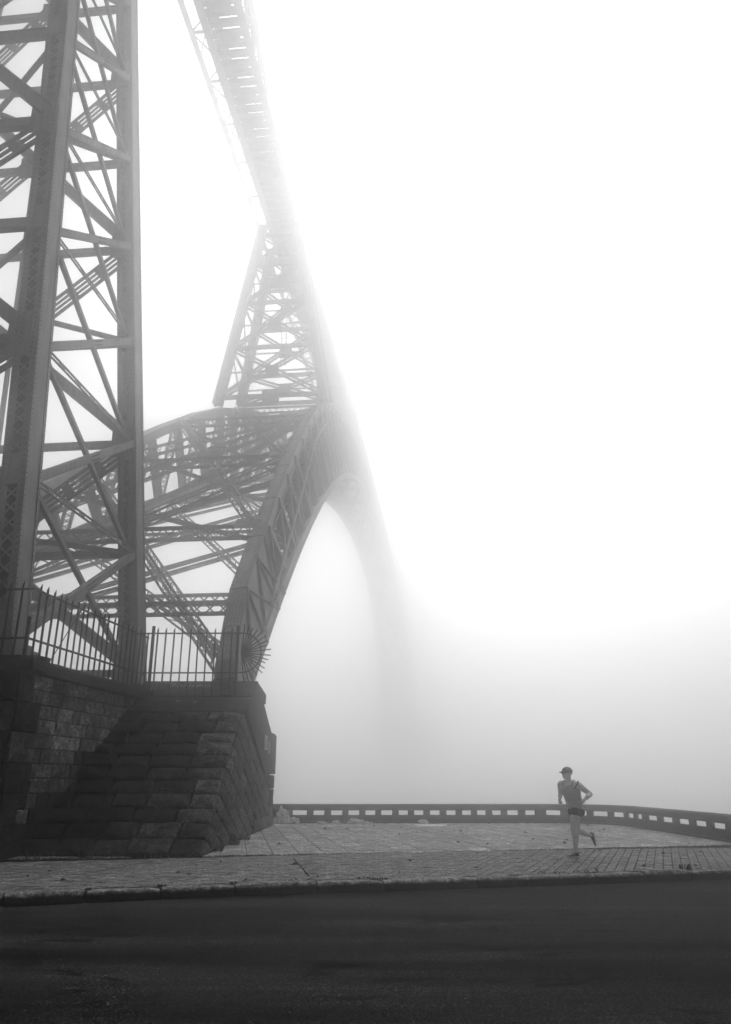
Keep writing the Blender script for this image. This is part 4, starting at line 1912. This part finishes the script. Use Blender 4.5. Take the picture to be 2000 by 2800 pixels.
for k in range(6):
    t = radians(90 - 30 * k - 15)
    mb.beam(FC, FC + V((0.14 * cos(t), 0, 0.14 * sin(t))), 0.05, 0.03, (0, 1, 0))
mb.build("hub", M["iron"], fen2)

# scribbled graffiti on the rib's foot and on the bed slab
M["chalk"] = plain("chalk", 0.55, 0.9)


def scribble(name, O, U, W, pts, r, parent, offv):
    mb = MB(offv)
    mb.tube([O + U * a + W * b for (a, b) in pts], r, 4)
    return mb.build(name, M["chalk"], parent)


t = (ce(1, 0.55) - ce(1, 0.25)).normalized()
O = ce(1, 0.1) + V((-0.28, 0, 0)) + V((0, -t.z, t.y)) * 0.012
rr = random.Random(4)
for (w0, n, h) in ((0.0, 26, 0.15), (0.28, 16, 0.07)):
    pts = [(0.02 + 0.5 * k / n + 0.05 * rr.uniform(-1, 1), w0 + h * (1 if k % 2 else -1) * rr.uniform(0.3, 1)) for k in range(n)]
    o = scribble("graffiti", O, V((1, 0, 0)), t, pts, 0.007, arch, AB)
    tag(o, "chalky scribble on the rib foot")
sl = V((0, 0.94, 0.53)).normalized()
pts = [(k * 0.075, 0.09 * (1 if k % 2 else -1) * rr.uniform(0.4, 1)) for k in range(16)]
o = scribble("graffiti", V((-5.75, 23.62, 4.16)), V((1, 0, 0)), sl, pts, 0.010, abut, AO)
tag(o, "white scribble near the top edge")
for (x, y) in ((-5.4, 22.6), (-4.9, 22.55)):
    pts = [(0.0, 0.1), (0.12, 0.12), (0.05, -0.1)]
    scribble("graffiti", V((x, y, 3.28 + (y - 21.96) / 1.02 * 0.49 + 0.004)), V((1, 0, 0)), V((0, 0.9, 0.43)).normalized(), pts, 0.007, abut, AO)

# ================================================================ LITTER, WEEDS
M["bag"] = plain("bag", 0.8, 0.6, 0.4, 8.0, 0.35)
M["scrap"] = plain("scrap", 0.85, 0.8, 0.3, 15.0, 0.3)
M["leaf"] = plain("leaf", 0.018, 0.9, 0.2, 12.0, 0.5)
M["weed"] = plain("weed", 0.02, 0.8, 0.2, 9.0, 0.5)
M["drygrass"] = plain("drygrass", 0.06, 0.8, 0.2, 9.0, 0.5)


def crumple(name, loc, rx, ry, rz, mat, seed, sub=3, amp=0.35, sharp=3.0):
    bm = bmesh.new()
    bmesh.ops.create_icosphere(bm, subdivisions=sub, radius=1.0)
    for v in bm.verts:
        n = v.co.normalized()
        f = 1 + amp * noise.noise(n * sharp + V((seed, seed * 2, 0))) + amp * 0.5 * abs(noise.noise(n * sharp * 2.5 + V((0, seed, seed))))
        z = n.z if n.z > -0.2 else -0.2
        v.co = V((n.x * f * rx, n.y * f * ry, (z + 0.2) * f * rz))
    me = bpy.data.meshes.new(name)
    bm.to_mesh(me)
    bm.free()
    me.materials.append(mat)
    o = link(name, me)
    o.location = loc
    return o


bag = empty("plastic_bag", (-3.02, 30.62, 0))
tag(bag, "crumpled pale plastic bag lying against the foot of the abutment", "bag")
a = crumple("sack", (0, 0, 0), 0.25, 0.2, 0.40, M["bag"], 3.1, 4, 0.4, 2.2)
a.parent = bag
b = crumple("loose_end", (0.36, 0.03, 0), 0.22, 0.13, 0.16, M["bag"], 7.7, 3, 0.5, 2.5)
b.parent = bag
b = crumple("torn_flap", (-0.32, -0.04, 0), 0.16, 0.1, 0.14, M["bag"], 5.2, 3, 0.5, 2.5)
b.parent = bag
lit = [((-1.62, 30.85, 0), 0.17, 0.08, 0.06, "white paper scrap at the parapet foot nearest the plastic bag"),
       ((-1.08, 30.75, 0), 0.13, 0.08, 0.08, "small white crumpled paper between the other two scraps by the parapet"),
       ((-0.36, 30.6, 0), 0.30, 0.12, 0.13, "heap of white rags, the largest litter at the parapet foot"),
       ((0.05, 30.5, 0), 0.18, 0.08, 0.05, "flat white rag end just right of the largest rag heap"),
       ((2.12, 30.75, 0), 0.17, 0.09, 0.1, "white scrap lying above the pale flat sheet by the parapet")]
for k, (p, rx, ry, rz, lab) in enumerate(lit):
    o = crumple("paper_scrap", p, rx, ry, rz, M["scrap"], 11.3 + k * 3.7, 3, 0.6, 2.6)
    tag(o, lab, "litter", "litter along the parapet")
pts = []
for k in range(14):
    t = 2 * pi * k / 14
    pts.append((2.3 + 0.55 * cos(t) * (1 + 0.2 * sin(3 * t)), 29.3 + 0.75 * sin(t) * (1 + 0.15 * cos(2 * t))))
o = flat_patch("paper_sheet", [(x - 2.3, y - 29.3) for (x, y) in pts], 0.0, M["scrap"], None, 0.005)
o.location = (2.3, 29.3, 0.011)
tag(o, "pale flat sheet lying on the terrace slabs", "litter")

# fallen leaves and bits of dirt on the paving: too small to tell apart
lf = MB()
rl_ = random.Random(77)
for k in range(150):
    if k < 90:
        x, y = rl_.uniform(-3.0, 8.6), rl_.uniform(20.5, 30.9)
        if rl_.random() < 0.35:
            y = rl_.uniform(29.8, 30.95)
    else:
        p = kw(rl_.uniform(-3, 16), rl_.uniform(0.4, 4.8))
        x, y = p.x, p.y
    s = rl_.uniform(0.02, 0.065) * (1.6 if rl_.random() < 0.15 else 1)
    t = rl_.uniform(0, 6.28)
    c = V((x, y, 0.012))
    a, b = V((cos(t), sin(t), rl_.uniform(-0.2, 0.3))) * s, V((-sin(t), cos(t), 0.2)) * s * 0.55
    lf.add([c - a, c - b * 0.8, c + a, c + b + V((0, 0, s * 0.4))], [(0, 1, 2), (0, 2, 3)])
tag(lf.build("fallen_leaves", M["leaf"]), "dark fallen leaves and dirt scattered over the paving", "leaves", kind="stuff")


def tuft(name, loc, n, h, spread, mat, seed, droop=0.5, wid=0.008):
    r = random.Random(seed)
    mb = MB()
    for k in range(n):
        t = r.uniform(0, 2 * pi)
        l = h * r.uniform(0.45, 1.1)
        d = V((cos(t), sin(t), 0))
        s = V((-sin(t), cos(t), 0)) * wid * r.uniform(0.6, 1.4)
        b = V((r.uniform(-1, 1) * spread, r.uniform(-1, 1) * spread * 0.6, -0.01))
        m1 = b + d * l * 0.25 * droop + V((0, 0, l * 0.6))
        m2 = b + d * l * 0.75 * droop + V((0, 0, l * (1.0 - 0.35 * droop)))
        mb.add([b - s, b + s, m1 - s * 0.8, m1 + s * 0.8, m2], [(0, 1, 3, 2), (2, 3, 4)])
    o = mb.build(name, mat)
    o.location = loc
    return o


wd = [(11.13, 0.20, 40, 0.17, 0.10, "tallest dark weed growing from the kerb joint at the right"),
      (5.56, 0.28, 26, 0.05, 0.12, "flat dark weed patch in the kerb joint at mid frame"),
      (5.35, 0.42, 24, 0.05, 0.16, "low weed patch behind the kerb at mid frame"),
      (4.2, 0.40, 24, 0.04, 0.18, "low dark weed strip behind the kerb left of mid frame"),
      (3.22, 0.28, 24, 0.06, 0.06, "small dark weed in the kerb joint below the abutment's right corner"),
      (2.14, 0.28, 24, 0.06, 0.06, "small dark weed in the kerb joint below the sloping stones"),
      (1.1, 0.25, 18, 0.05, 0.04, "tiny weed in the leftmost visible kerb joint"),
      (8.6, 0.42, 40, 0.04, 0.3, "long low weed strip behind the kerb in front of the runner"),
      (9.3, 0.42, 30, 0.045, 0.2, "weed patch at the kerb joint just right of the runner")]
for k, (a, db, n, h, sp, lab) in enumerate(wd):
    o = tuft("weed", kw(a, kerb_b(a) + db, 0.0), n, h, sp, M["weed"], 100 + k, 0.9, 0.010)
    tag(o, lab, "weed", "weeds in the kerb")
gr = [((-5.75, 17.45, 0), 60, 0.42, 0.16, "dry grass tuft at the left foot of the sloping stones"),
      ((-6.8, 17.2, 0), 30, 0.22, 0.2, "short grass tuft in the corner below the retaining wall"),
      ((-4.3, 17.35, 0), 40, 0.2, 0.3, "low grass fringe under the middle of the sloping stones"),
      ((-3.3, 18.9, 0), 50, 0.32, 0.12, "grass tuft at the near end of the abutment's side"),
      ((-3.22, 20.6, 0), 60, 0.4, 0.14, "taller grass tuft halfway along the abutment's side"),
      ((-3.2, 22.4, 0), 40, 0.24, 0.14, "small grass tuft at the far end of the abutment's side"),
      ((9.25, 25.2, 0), 50, 0.16, 0.18, "dark weed clump at the foot of the parapet on the right")]
for k, (p, n, h, sp, lab) in enumerate(gr):
    o = tuft("grass_tuft", p, n, h, sp, M["drygrass"] if k < 6 else M["weed"], 300 + k, 0.6, 0.007)
    tag(o, lab, "grass", "tufts along the masonry")

# ================================================================ RUNNER
def skin_mat():
    m, nt, b = mat_new("skin")
    f = tex_noise(nt, 9.0, 3.0, 0.5)
    nt.links.new(ramp(nt, f, [(0.3, 0.56), (0.7, 0.68)]), b.inputs["Base Color"])
    b.inputs["Roughness"].default_value = 0.5
    b.inputs["Specular IOR Level"].default_value = 0.35
    return m


def cloth_mat(name, v, fold=0.5, sc=16.0):
    m, nt, b = mat_new(name)
    f = tex_noise(nt, sc, 3.0, 0.5, stretch=(0.6, 0.6, 2.4), distortion=0.8)
    nt.links.new(ramp(nt, f, [(0.3, v * 0.8), (0.7, v * 1.1)]), b.inputs["Base Color"])
    b.inputs["Roughness"].default_value = 0.85
    b.inputs["Specular IOR Level"].default_value = 0.15
    bump(nt, b, f, fold, 0.03)
    return m


M["skin"] = skin_mat()
M["top"] = cloth_mat("top", 0.44, 0.9)
M["shorts"] = cloth_mat("shorts", 0.004, 0.3)
M["cap"] = cloth_mat("cap", 0.004, 0.1)
M["hair"] = plain("hair", 0.02, 0.7)
M["shoe"] = plain("shoe", 0.05, 0.6, 0.3, 45.0, 0.6)
M["shoe_dark"] = plain("shoe_dark", 0.03, 0.6, 0.3, 30.0, 0.5)
M["sole"] = plain("sole", 0.6, 0.6)
M["dark"] = plain("dark", 0.015, 0.5)
M["lip"] = plain("lip", 0.07, 0.5)

run = empty("person", (4.21, 17.4, 0.0))
tag(run, "runner in dark cap, grey vest and black shorts running left on the pavement", "person")


def loft(bm, rings, closed=True):
    """rings of equal length, end caps closed"""
    n = len(rings[0])
    vv = [[bm.verts.new(p) for p in r] for r in rings]
    for a, b in zip(vv, vv[1:]):
        for k in range(n):
            j = (k + 1) % n
            bm.faces.new((a[k], a[j], b[j], b[k]))
    if closed:
        bm.faces.new(vv[0][::-1])
        bm.faces.new(vv[-1])


def limb(bm, pts, n=12, ref=(0, 1, 0)):
    """tapered limb through (x, y, z, r[, r2]) with rounded ends"""
    P = [V(p[:3]) for p in pts]
    R = [p[3] for p in pts]
    R2 = [(p[4] if len(p) > 4 else p[3]) for p in pts]
    # resample smoothly
    rings = []
    m = len(P)
    seq = []
    for i in range(m - 1):
        for k in range(4):
            t = k / 4
            p0, p1, p2, p3 = P[max(i - 1, 0)], P[i], P[i + 1], P[min(i + 2, m - 1)]
            q = 0.5 * ((2 * p1) + (p2 - p0) * t + (2 * p0 - 5 * p1 + 4 * p2 - p3) * t * t + (-p0 + 3 * p1 - 3 * p2 + p3) * t ** 3)
            seq.append((q, R[i] * (1 - t) + R[i + 1] * t, R2[i] * (1 - t) + R2[i + 1] * t))
    seq.append((P[-1], R[-1], R2[-1]))
    dirs = []
    for i in range(len(seq)):
        d = (seq[min(i + 1, len(seq) - 1)][0] - seq[max(i - 1, 0)][0]).normalized()
        dirs.append(d)

    def ring(c, d, r, r2):
        a = d.cross(V(ref))
        a = a.normalized() if a.length > 0.05 else d.orthogonal().normalized()
        b = d.cross(a).normalized()
        return [c + a * cos(2 * pi * k / n) * r + b * sin(2 * pi * k / n) * r2 for k in range(n)]
    c, r, r2 = seq[0]
    for f, g in ((0.95, 0.3), (0.6, 0.8)):
        rings.append(ring(c - dirs[0] * r * f, dirs[0], r * g, r2 * g))
    for (c, r, r2), d in zip(seq, dirs):
        rings.append(ring(c, d, r, r2))
    c, r, r2 = seq[-1]
    for f, g in ((0.6, 0.8), (0.95, 0.3)):
        rings.append(ring(c + dirs[-1] * r * f, dirs[-1], r * g, r2 * g))
    loft(bm, rings)


def ball(bm, c, r, rx=1, ry=1, rz=1, rot=None):
    mt = Matrix.Translation(V(c))
    if rot is not None:
        mt = mt @ rot
    bmesh.ops.create_uvsphere(bm, u_segments=16, v_segments=12, radius=r, matrix=mt @ Matrix.Diagonal((rx, ry, rz, 1)))


def remesh(name, bm, mat, parent, voxel=0.010, smooth=4):
    bmesh.ops.recalc_face_normals(bm, faces=bm.faces)
    me = bpy.data.meshes.new(name)
    bm.to_mesh(me)
    bm.free()
    tmp = bpy.data.objects.new("tmp", me)
    scene.collection.objects.link(tmp)
    md = tmp.modifiers.new("r", 'REMESH')
    md.mode = 'VOXEL'
    md.voxel_size = voxel
    if smooth:
        sm = tmp.modifiers.new("s", 'SMOOTH')
        sm.iterations = smooth
        sm.factor = 0.5
    dg = bpy.context.evaluated_depsgraph_get()
    me2 = bpy.data.meshes.new_from_object(tmp.evaluated_get(dg))
    bpy.data.objects.remove(tmp)
    bpy.data.meshes.remove(me)
    for p in me2.polygons:
        p.use_smooth = True
    me2.materials.clear()
    me2.materials.append(mat)
    me2.name = name
    return link(name, me2, None, parent)


LAT = V((0.80, -0.60, 0))           # chest: towards his left shoulder
FWD = V((-0.60, -0.80, 0))
PLAT_ = V((0.42, -0.91, 0))         # pelvis
PFWD = V((-0.91, -0.42, 0))
HF = V((-0.93, -0.36, 0))           # head
HL = V((0.36, -0.93, 0))
Lh, Rh = V((0.155, -0.10, 0.915)), V((0.205, 0.09, 0.905))
Lk, La = V((0.075, -0.13, 0.565)), V((0.095, -0.10, 0.125))
Rk, Ra = V((0.185, 0.10, 0.50)), V((0.50, 0.19, 0.405))
Ls, Le, Lw = V((0.225, -0.15, 1.405)), V((0.470, -0.16, 1.225)), V((0.335, -0.33, 1.150))
Rs, Re, Rw = V((-0.060, 0.115, 1.415)), V((-0.055, 0.26, 1.20)), V((-0.105, 0.12, 1.135))
neck = V((0.085, -0.02, 1.465))
hc = V((0.045, -0.03, 1.635))

# --- body in one skin
bm = bmesh.new()
limb(bm, [(*(Lh.lerp(Lk, 0.16) + V((0.01, 0, 0))), 0.098), (*(Lh.lerp(Lk, 0.45)), 0.104), (*(Lh.lerp(Lk, 0.85)), 0.080), (*Lk, 0.074), (*(Lk.lerp(La, 0.12)), 0.067), (*(Lk.lerp(La, 0.34) + V((0.022, 0.01, 0))), 0.074), (*(Lk.lerp(La, 0.72)), 0.051), (*La, 0.041)])
limb(bm, [(*(Rh.lerp(Rk, 0.16)), 0.098), (*(Rh.lerp(Rk, 0.45)), 0.10), (*(Rh.lerp(Rk, 0.85)), 0.078), (*Rk, 0.070), (*(Rk.lerp(Ra, 0.15)), 0.066), (*(Rk.lerp(Ra, 0.4) + V((0, 0, 0.02))), 0.074), (*(Rk.lerp(Ra, 0.75)), 0.050), (*Ra, 0.041)])
limb(bm, [(*(Ls.lerp(neck, 0.35)), 0.062), (*Ls, 0.075), (*(Ls.lerp(Le, 0.35)), 0.066), (*(Ls.lerp(Le, 0.8)), 0.050), (*Le, 0.047), (*(Le.lerp(Lw, 0.3)), 0.051), (*(Le.lerp(Lw, 0.7)), 0.040), (*Lw, 0.031)])
limb(bm, [(*(Rs.lerp(neck, 0.35)), 0.062), (*Rs, 0.075), (*(Rs.lerp(Re, 0.35)), 0.066), (*(Rs.lerp(Re, 0.8)), 0.050), (*Re, 0.047), (*(Re.lerp(Rw, 0.3)), 0.051), (*(Re.lerp(Rw, 0.7)), 0.040), (*Rw, 0.031)])


def ell(c, lat, fwd, a, b, n=20):
    return [V(c) + lat * a * cos(2 * pi * k / n) + fwd * b * sin(2 * pi * k / n) for k in range(n)]


tor = [((0.185, 0.0, 0.82), 0.150, 0.125, 0.0), ((0.185, 0.0, 0.92), 0.182, 0.145, 0.1), ((0.165, -0.005, 1.03), 0.166, 0.125, 0.4), ((0.130, -0.01, 1.16), 0.178, 0.128, 0.8), ((0.10, -0.015, 1.28), 0.200, 0.138, 1.0), ((0.088, -0.015, 1.37), 0.195, 0.118, 1.0), ((0.083, -0.015, 1.44), 0.140, 0.085, 1.0), ((0.083, -0.015, 1.49), 0.07, 0.066, 1.0)]


def tring(t, grow=0.0, n=20):
    c, a, b, f = t
    lat = PLAT_.lerp(LAT, f).normalized()
    fwd = PFWD.lerp(FWD, f).normalized()
    return ell(c, lat, fwd, a + grow, b + grow, n)


loft(bm, [tring(t) for t in tor])
limb(bm, [(*neck, 0.07), (0.075, -0.022, 1.51, 0.062), (0.066, -0.025, 1.56, 0.062)])
# head: skull, jaw, nose, ear, brow
rot = Matrix(((HF.x, HL.x, 0), (HF.y, HL.y, 0), (0, 0, 1))).to_4x4()
ball(bm, hc + V((0.012, 0, 0.018)), 0.108, 0.98, 0.80, 0.96, rot)
ball(bm, hc + HF * 0.035 + V((0, 0, -0.042)), 0.08, 0.88, 0.84, 1.02, rot)
ball(bm, hc + HF * 0.062 + V((0, 0, -0.088)), 0.032, 1, 1.05, 0.8, rot)
limb(bm, [(*(hc + HF * 0.088 + V((0, 0, 0.012))), 0.012), (*(hc + HF * 0.113 + V((0, 0, -0.022))), 0.014), (*(hc + HF * 0.100 + V((0, 0, -0.030))), 0.013)])
ball(bm, hc + HF * 0.082 + V((0, 0, 0.022)), 0.03, 0.6, 1.5, 0.5, rot)
for s in (1, -1):
    ball(bm, hc + HL * 0.076 * s - HF * 0.012 + V((0, 0, -0.012)), 0.03, 0.75, 0.35, 1.05, rot)
    ball(bm, hc + HF * 0.07 + HL * 0.038 * s + V((0, 0, -0.022)), 0.03, 0.7, 0.8, 0.7, rot)


def hand(bm, w, d, palm_n, thumb):
    """fist, loosely curled: palm, four bent fingers and a thumb"""
    d, palm_n, thumb = V(d).normalized(), V(palm_n).normalized(), V(thumb).normalized()
    side = d.cross(palm_n).normalized()
    k = w + d * 0.085
    limb(bm, [(*w, 0.026), (*(w + d * 0.03), 0.03, 0.024), (*(w + d * 0.065), 0.038, 0.02), (*k, 0.036, 0.018)], 10, palm_n)
    for i, o in enumerate((-0.03, -0.010, 0.010, 0.029)):
        L = (0.036, 0.041, 0.039, 0.031)[i]
        b = k + side * o
        m = b + d * L * 0.8 + palm_n * 0.012
        e = m + palm_n * L * 0.9 - d * 0.006
        tip = e - d * L * 0.7 + palm_n * 0.004
        limb(bm, [(*b, 0.011), (*m, 0.0105), (*e, 0.0095), (*tip, 0.0085)], 8, side)
    tb = w + d * 0.03 + thumb * 0.026
    limb(bm, [(*tb, 0.013), (*(tb + thumb * 0.016 + d * 0.03 + palm_n * 0.012), 0.012), (*(tb + d * 0.06 + palm_n * 0.026 + thumb * 0.004), 0.010)], 8, side)


hand(bm, Lw, (-0.75, -0.25, -0.55), (0.25, 0.55, -0.6), (-0.3, -0.4, 0.85))
hand(bm, Rw, (-0.25, -0.45, -0.85), (0.6, -0.55, 0.2), (-0.75, -0.3, 0.3))
remesh("body", bm, M["skin"], run, 0.0065, 3)

# --- vest
bm = bmesh.new()
vest = [((0.178, 0.0, 0.885), 0.172, 0.130, 0.1)] + [((c[0], c[1], c[2]), a, b, f) for (c, a, b, f) in tor[1:]]
prof = [((0.190, 0.0, 0.925), 0.198, 0.158, 0.1), ((0.172, 0.0, 0.99), 0.186, 0.146, 0.25), ((0.152, -0.005, 1.08), 0.180, 0.138, 0.5), ((0.130, -0.01, 1.18), 0.190, 0.141, 0.8), ((0.10, -0.015, 1.28), 0.208, 0.150, 1.0), ((0.092, -0.015, 1.335), 0.198, 0.142, 1.0)]
rings = []
rf = random.Random(9)
for i, t in enumerate(prof):
    r = tring(t, 0.0, 28)
    c = V(t[0])
    out = []
    for k, p in enumerate(r):
        w = 0.006 * sin(k * 2.1 + i * 1.7) + 0.004 * sin(k * 3.7 - i * 2.3)
        out.append(p + (p - c).normalized() * w + V((0, 0, (0.02 * sin(k * 0.45) if i == 0 else 0))))
    rings.append(out)
loft(bm, rings)
# front and back panels up to the straps
for sgn, top in ((1, 1.40), (-1, 1.425)):
    c0 = V((0.092, -0.015, 1.32))
    c1 = V((0.085, -0.015, top))
    limb(bm, [(*(c0 + FWD * 0.055 * sgn), 0.150, 0.078), (*(c0.lerp(c1, 0.5) + FWD * 0.045 * sgn), 0.135, 0.074), (*(c1 + FWD * 0.026 * sgn - V((0, 0, 0.01))), 0.100, 0.060)], 16, FWD)
for s in (1, -1):
    a = V((0.085, -0.015, 1.38)) + LAT * 0.100 * s
    limb(bm, [(*(a + FWD * 0.085), 0.032, 0.026), (*(a + V((0, 0, 0.09)) + FWD * 0.035), 0.030, 0.022), (*(a + V((0, 0, 0.095)) - FWD * 0.035), 0.030, 0.022), (*(a - FWD * 0.085), 0.032, 0.026)], 8, LAT)
remesh("vest", bm, M["top"], run, 0.007, 2)

# --- shorts
bm = bmesh.new()
loft(bm, [tring(t, 0.012) for t in (((0.19, 0.0, 0.80), 0.15, 0.135, 0.0), ((0.19, 0.0, 0.87), 0.186, 0.156, 0.0), ((0.187, 0.0, 0.95), 0.178, 0.142, 0.1), ((0.18, 0.0, 0.98), 0.168, 0.13, 0.2))])
for (h, k) in ((Lh, Lk), (Rh, Rk)):
    d = (k - h).normalized()
    a = d.cross(V((0, 1, 0))).normalized()
    b = d.cross(a).normalized()
    rings = []
    for (f, r) in ((-0.08, 0.085), (0.05, 0.112), (0.18, 0.124), (0.31, 0.128)):
        c = h.lerp(k, f)
        rings.append([c + a * r * cos(2 * pi * q / 24) + b * r * sin(2 * pi * q / 24) for q in range(24)])
    loft(bm, rings)
remesh("shorts", bm, M["shorts"], run, 0.009, 2)

# --- cap
bm = bmesh.new()
cc = hc + V((0.012, 0, 0.018))
n = 20
rings = []
for (z, f) in ((0.002, 1.0), (0.03, 1.03), (0.06, 0.95), (0.085, 0.76), (0.103, 0.48), (0.112, 0.15)):
    rings.append([cc + HF * 0.116 * f * cos(2 * pi * k / n) + HL * 0.096 * f * sin(2 * pi * k / n) + V((0, 0, z + 0.018 * (1 - cos(2 * pi * k / n)) * -0.5 * (z < 0.02))) for k in range(n)])
loft(bm, rings)
remesh("cap", bm, M["cap"], run, 0.006, 1)
mb = MB()
vs = []
for lay in (0.0, -0.008):
    for i in range(5):
        f = i / 4
        for k in range(9):
            t = -1 + 2 * k / 8
            p = cc + HF * (0.10 * sqrt(max(0, 1 - (t * 0.85) ** 2)) + f * 0.105 * sqrt(max(0.0, 1 - (t * 0.9) ** 2))) + HL * (t * 0.072 * (1 - 0.12 * f)) + V((0, 0, 0.022 + lay - 0.010 * f - 0.016 * t * t * (0.6 + f)))
            vs.append(p)
fs = []
for lay in (0, 45):
    for i in range(4):
        for k in range(8):
            q = lay + i * 9 + k
            fs.append((q, q + 1, q + 10, q + 9))
for i in range(4):
    for e in (0, 8):
        q = i * 9 + e
        fs.append((q, q + 9, q + 54, q + 45))
for k in range(8):
    fs.append((36 + k, 37 + k, 82 + k, 81 + k))
mb.add(vs, fs)
mb.build("cap_peak", M["cap"], run, True)
# hair below the cap
bm = bmesh.new()
ball(bm, hc - HF * 0.03 + V((0.012, 0, 0.0)), 0.088, 0.85, 0.9, 0.62, rot)
remesh("hair", bm, M["hair"], run, 0.008, 1)
# eyes, mouth
for s in (1, -1):
    bm = bmesh.new()
    ball(bm, hc + HF * 0.088 + HL * 0.033 * s + V((0, 0, 0.004)), 0.011, 0.7, 1.4, 0.6, rot)
    me = bpy.data.meshes.new("eye")
    bm.to_mesh(me)
    bm.free()
    link("eye", me, M["dark"], run)
bm = bmesh.new()
ball(bm, hc + HF * 0.089 + V((0, 0, -0.062)), 0.012, 0.6, 1.9, 0.55, rot)
me = bpy.data.meshes.new("mouth")
bm.to_mesh(me)
bm.free()
link("mouth", me, M["lip"], run)
# dark edge of the armhole, watch
mb = MB()
ax = (Le - Ls).normalized()
a1 = ax.cross(V((0, 0, 1))).normalized()
a2 = ax.cross(a1).normalized()
cn = Ls - ax * 0.05 + V((-0.005, -0.01, -0.035))
mb.tube([cn + (a1 * cos(2 * pi * k / 20) + a2 * sin(2 * pi * k / 20)) * 0.096 for k in range(21)], 0.013, 6, False)
mb.build("armhole_edge", M["dark"], run, True)
d = (Lw - Le).normalized()
mb = MB()
mb.tube([Lw - d * 0.034, Lw - d * 0.006], 0.037, 14)
wt = mb.build("watch", M["dark"], run, False)


def shoe(heel, toe, up, name="shoe"):
    heel, toe, up = V(heel), V(toe), V(up).normalized()
    f = (toe - heel)
    L = f.length
    f = f.normalized()
    sd = f.cross(up).normalized()
    up = sd.cross(f).normalized()
    par = None
    bm = bmesh.new()
    rings = []
    for (t, w, h0, h1) in ((0.0, 0.024, 0.022, 0.085), (0.06, 0.034, 0.022, 0.10), (0.25, 0.036, 0.022, 0.098), (0.42, 0.037, 0.022, 0.085), (0.6, 0.043, 0.022, 0.066), (0.8, 0.045, 0.024, 0.052), (0.93, 0.036, 0.028, 0.044), (1.0, 0.016, 0.03, 0.038)):
        c = heel + f * L * t
        mid, hh = (h0 + h1) / 2, (h1 - h0) / 2
        rings.append([c + sd * w * 1.2 * cos(2 * pi * k / 14) + up * (mid + hh * sin(2 * pi * k / 14)) for k in range(14)])
    loft(bm, rings)
    o = remesh(name, bm, M["shoe"], run, 0.007, 2)
    bm = bmesh.new()
    rings = []
    for (t, w, h0, h1) in ((-0.02, 0.022, 0.006, 0.03), (0.08, 0.038, 0.0, 0.036), (0.4, 0.036, 0.0, 0.03), (0.65, 0.046, 0.0, 0.028), (0.88, 0.045, 0.004, 0.03), (1.02, 0.018, 0.016, 0.034)):
        c = heel + f * L * t
        mid, hh = (h0 + h1) / 2, (h1 - h0) / 2
        rings.append([c + sd * w * 1.2 * cos(2 * pi * k / 14) + up * (mid + hh * sin(2 * pi * k / 14)) for k in range(14)])
    loft(bm, rings)
    remesh("sole", bm, M["sole"], o, 0.007, 1)
    mb = MB()
    c = heel + f * L * 0.16 + up * 0.097
    mb.tube([c - up * 0.02, c + up * 0.006], [0.053, 0.049], 14)
    mb.build("collar", M["shoe_dark"], o, True)
    mb = MB()
    for k in range(4):
        c = heel + f * L * (0.36 + 0.075 * k) + up * (0.096 - 0.008 * k)
        mb.beam(c - sd * 0.025, c + sd * 0.025, 0.008, 0.006, up)
    mb.build("laces", M["dark"], o)
    return o


shoe((0.150, -0.095, 0.002), (-0.120, -0.125, 0.002), (0, 0, 1))
shoe((0.575, 0.205, 0.475), (0.605, 0.20, 0.205), (-1, 0.0, 0.1))

# ================================================================ HAZE
m = bpy.data.materials.new("haze_air")
m.use_nodes = True
nt = m.node_tree
nt.nodes.clear()
pv = nt.nodes.new("ShaderNodeVolumePrincipled")
pv.inputs["Color"].default_value = (0.97, 0.97, 0.97, 1)
pv.inputs["Density"].default_value = HAZE_DENSITY
pv.inputs["Anisotropy"].default_value = HAZE_G
out = nt.nodes.new("ShaderNodeOutputMaterial")
nt.links.new(pv.outputs[0], out.inputs["Volume"])
mb = MB()
mb.box((-450, -110, -14.5), (450, 560, 58.6))
hz = mb.build("haze", m)
tag(hz, "pale fog filling the river valley", kind="stuff")
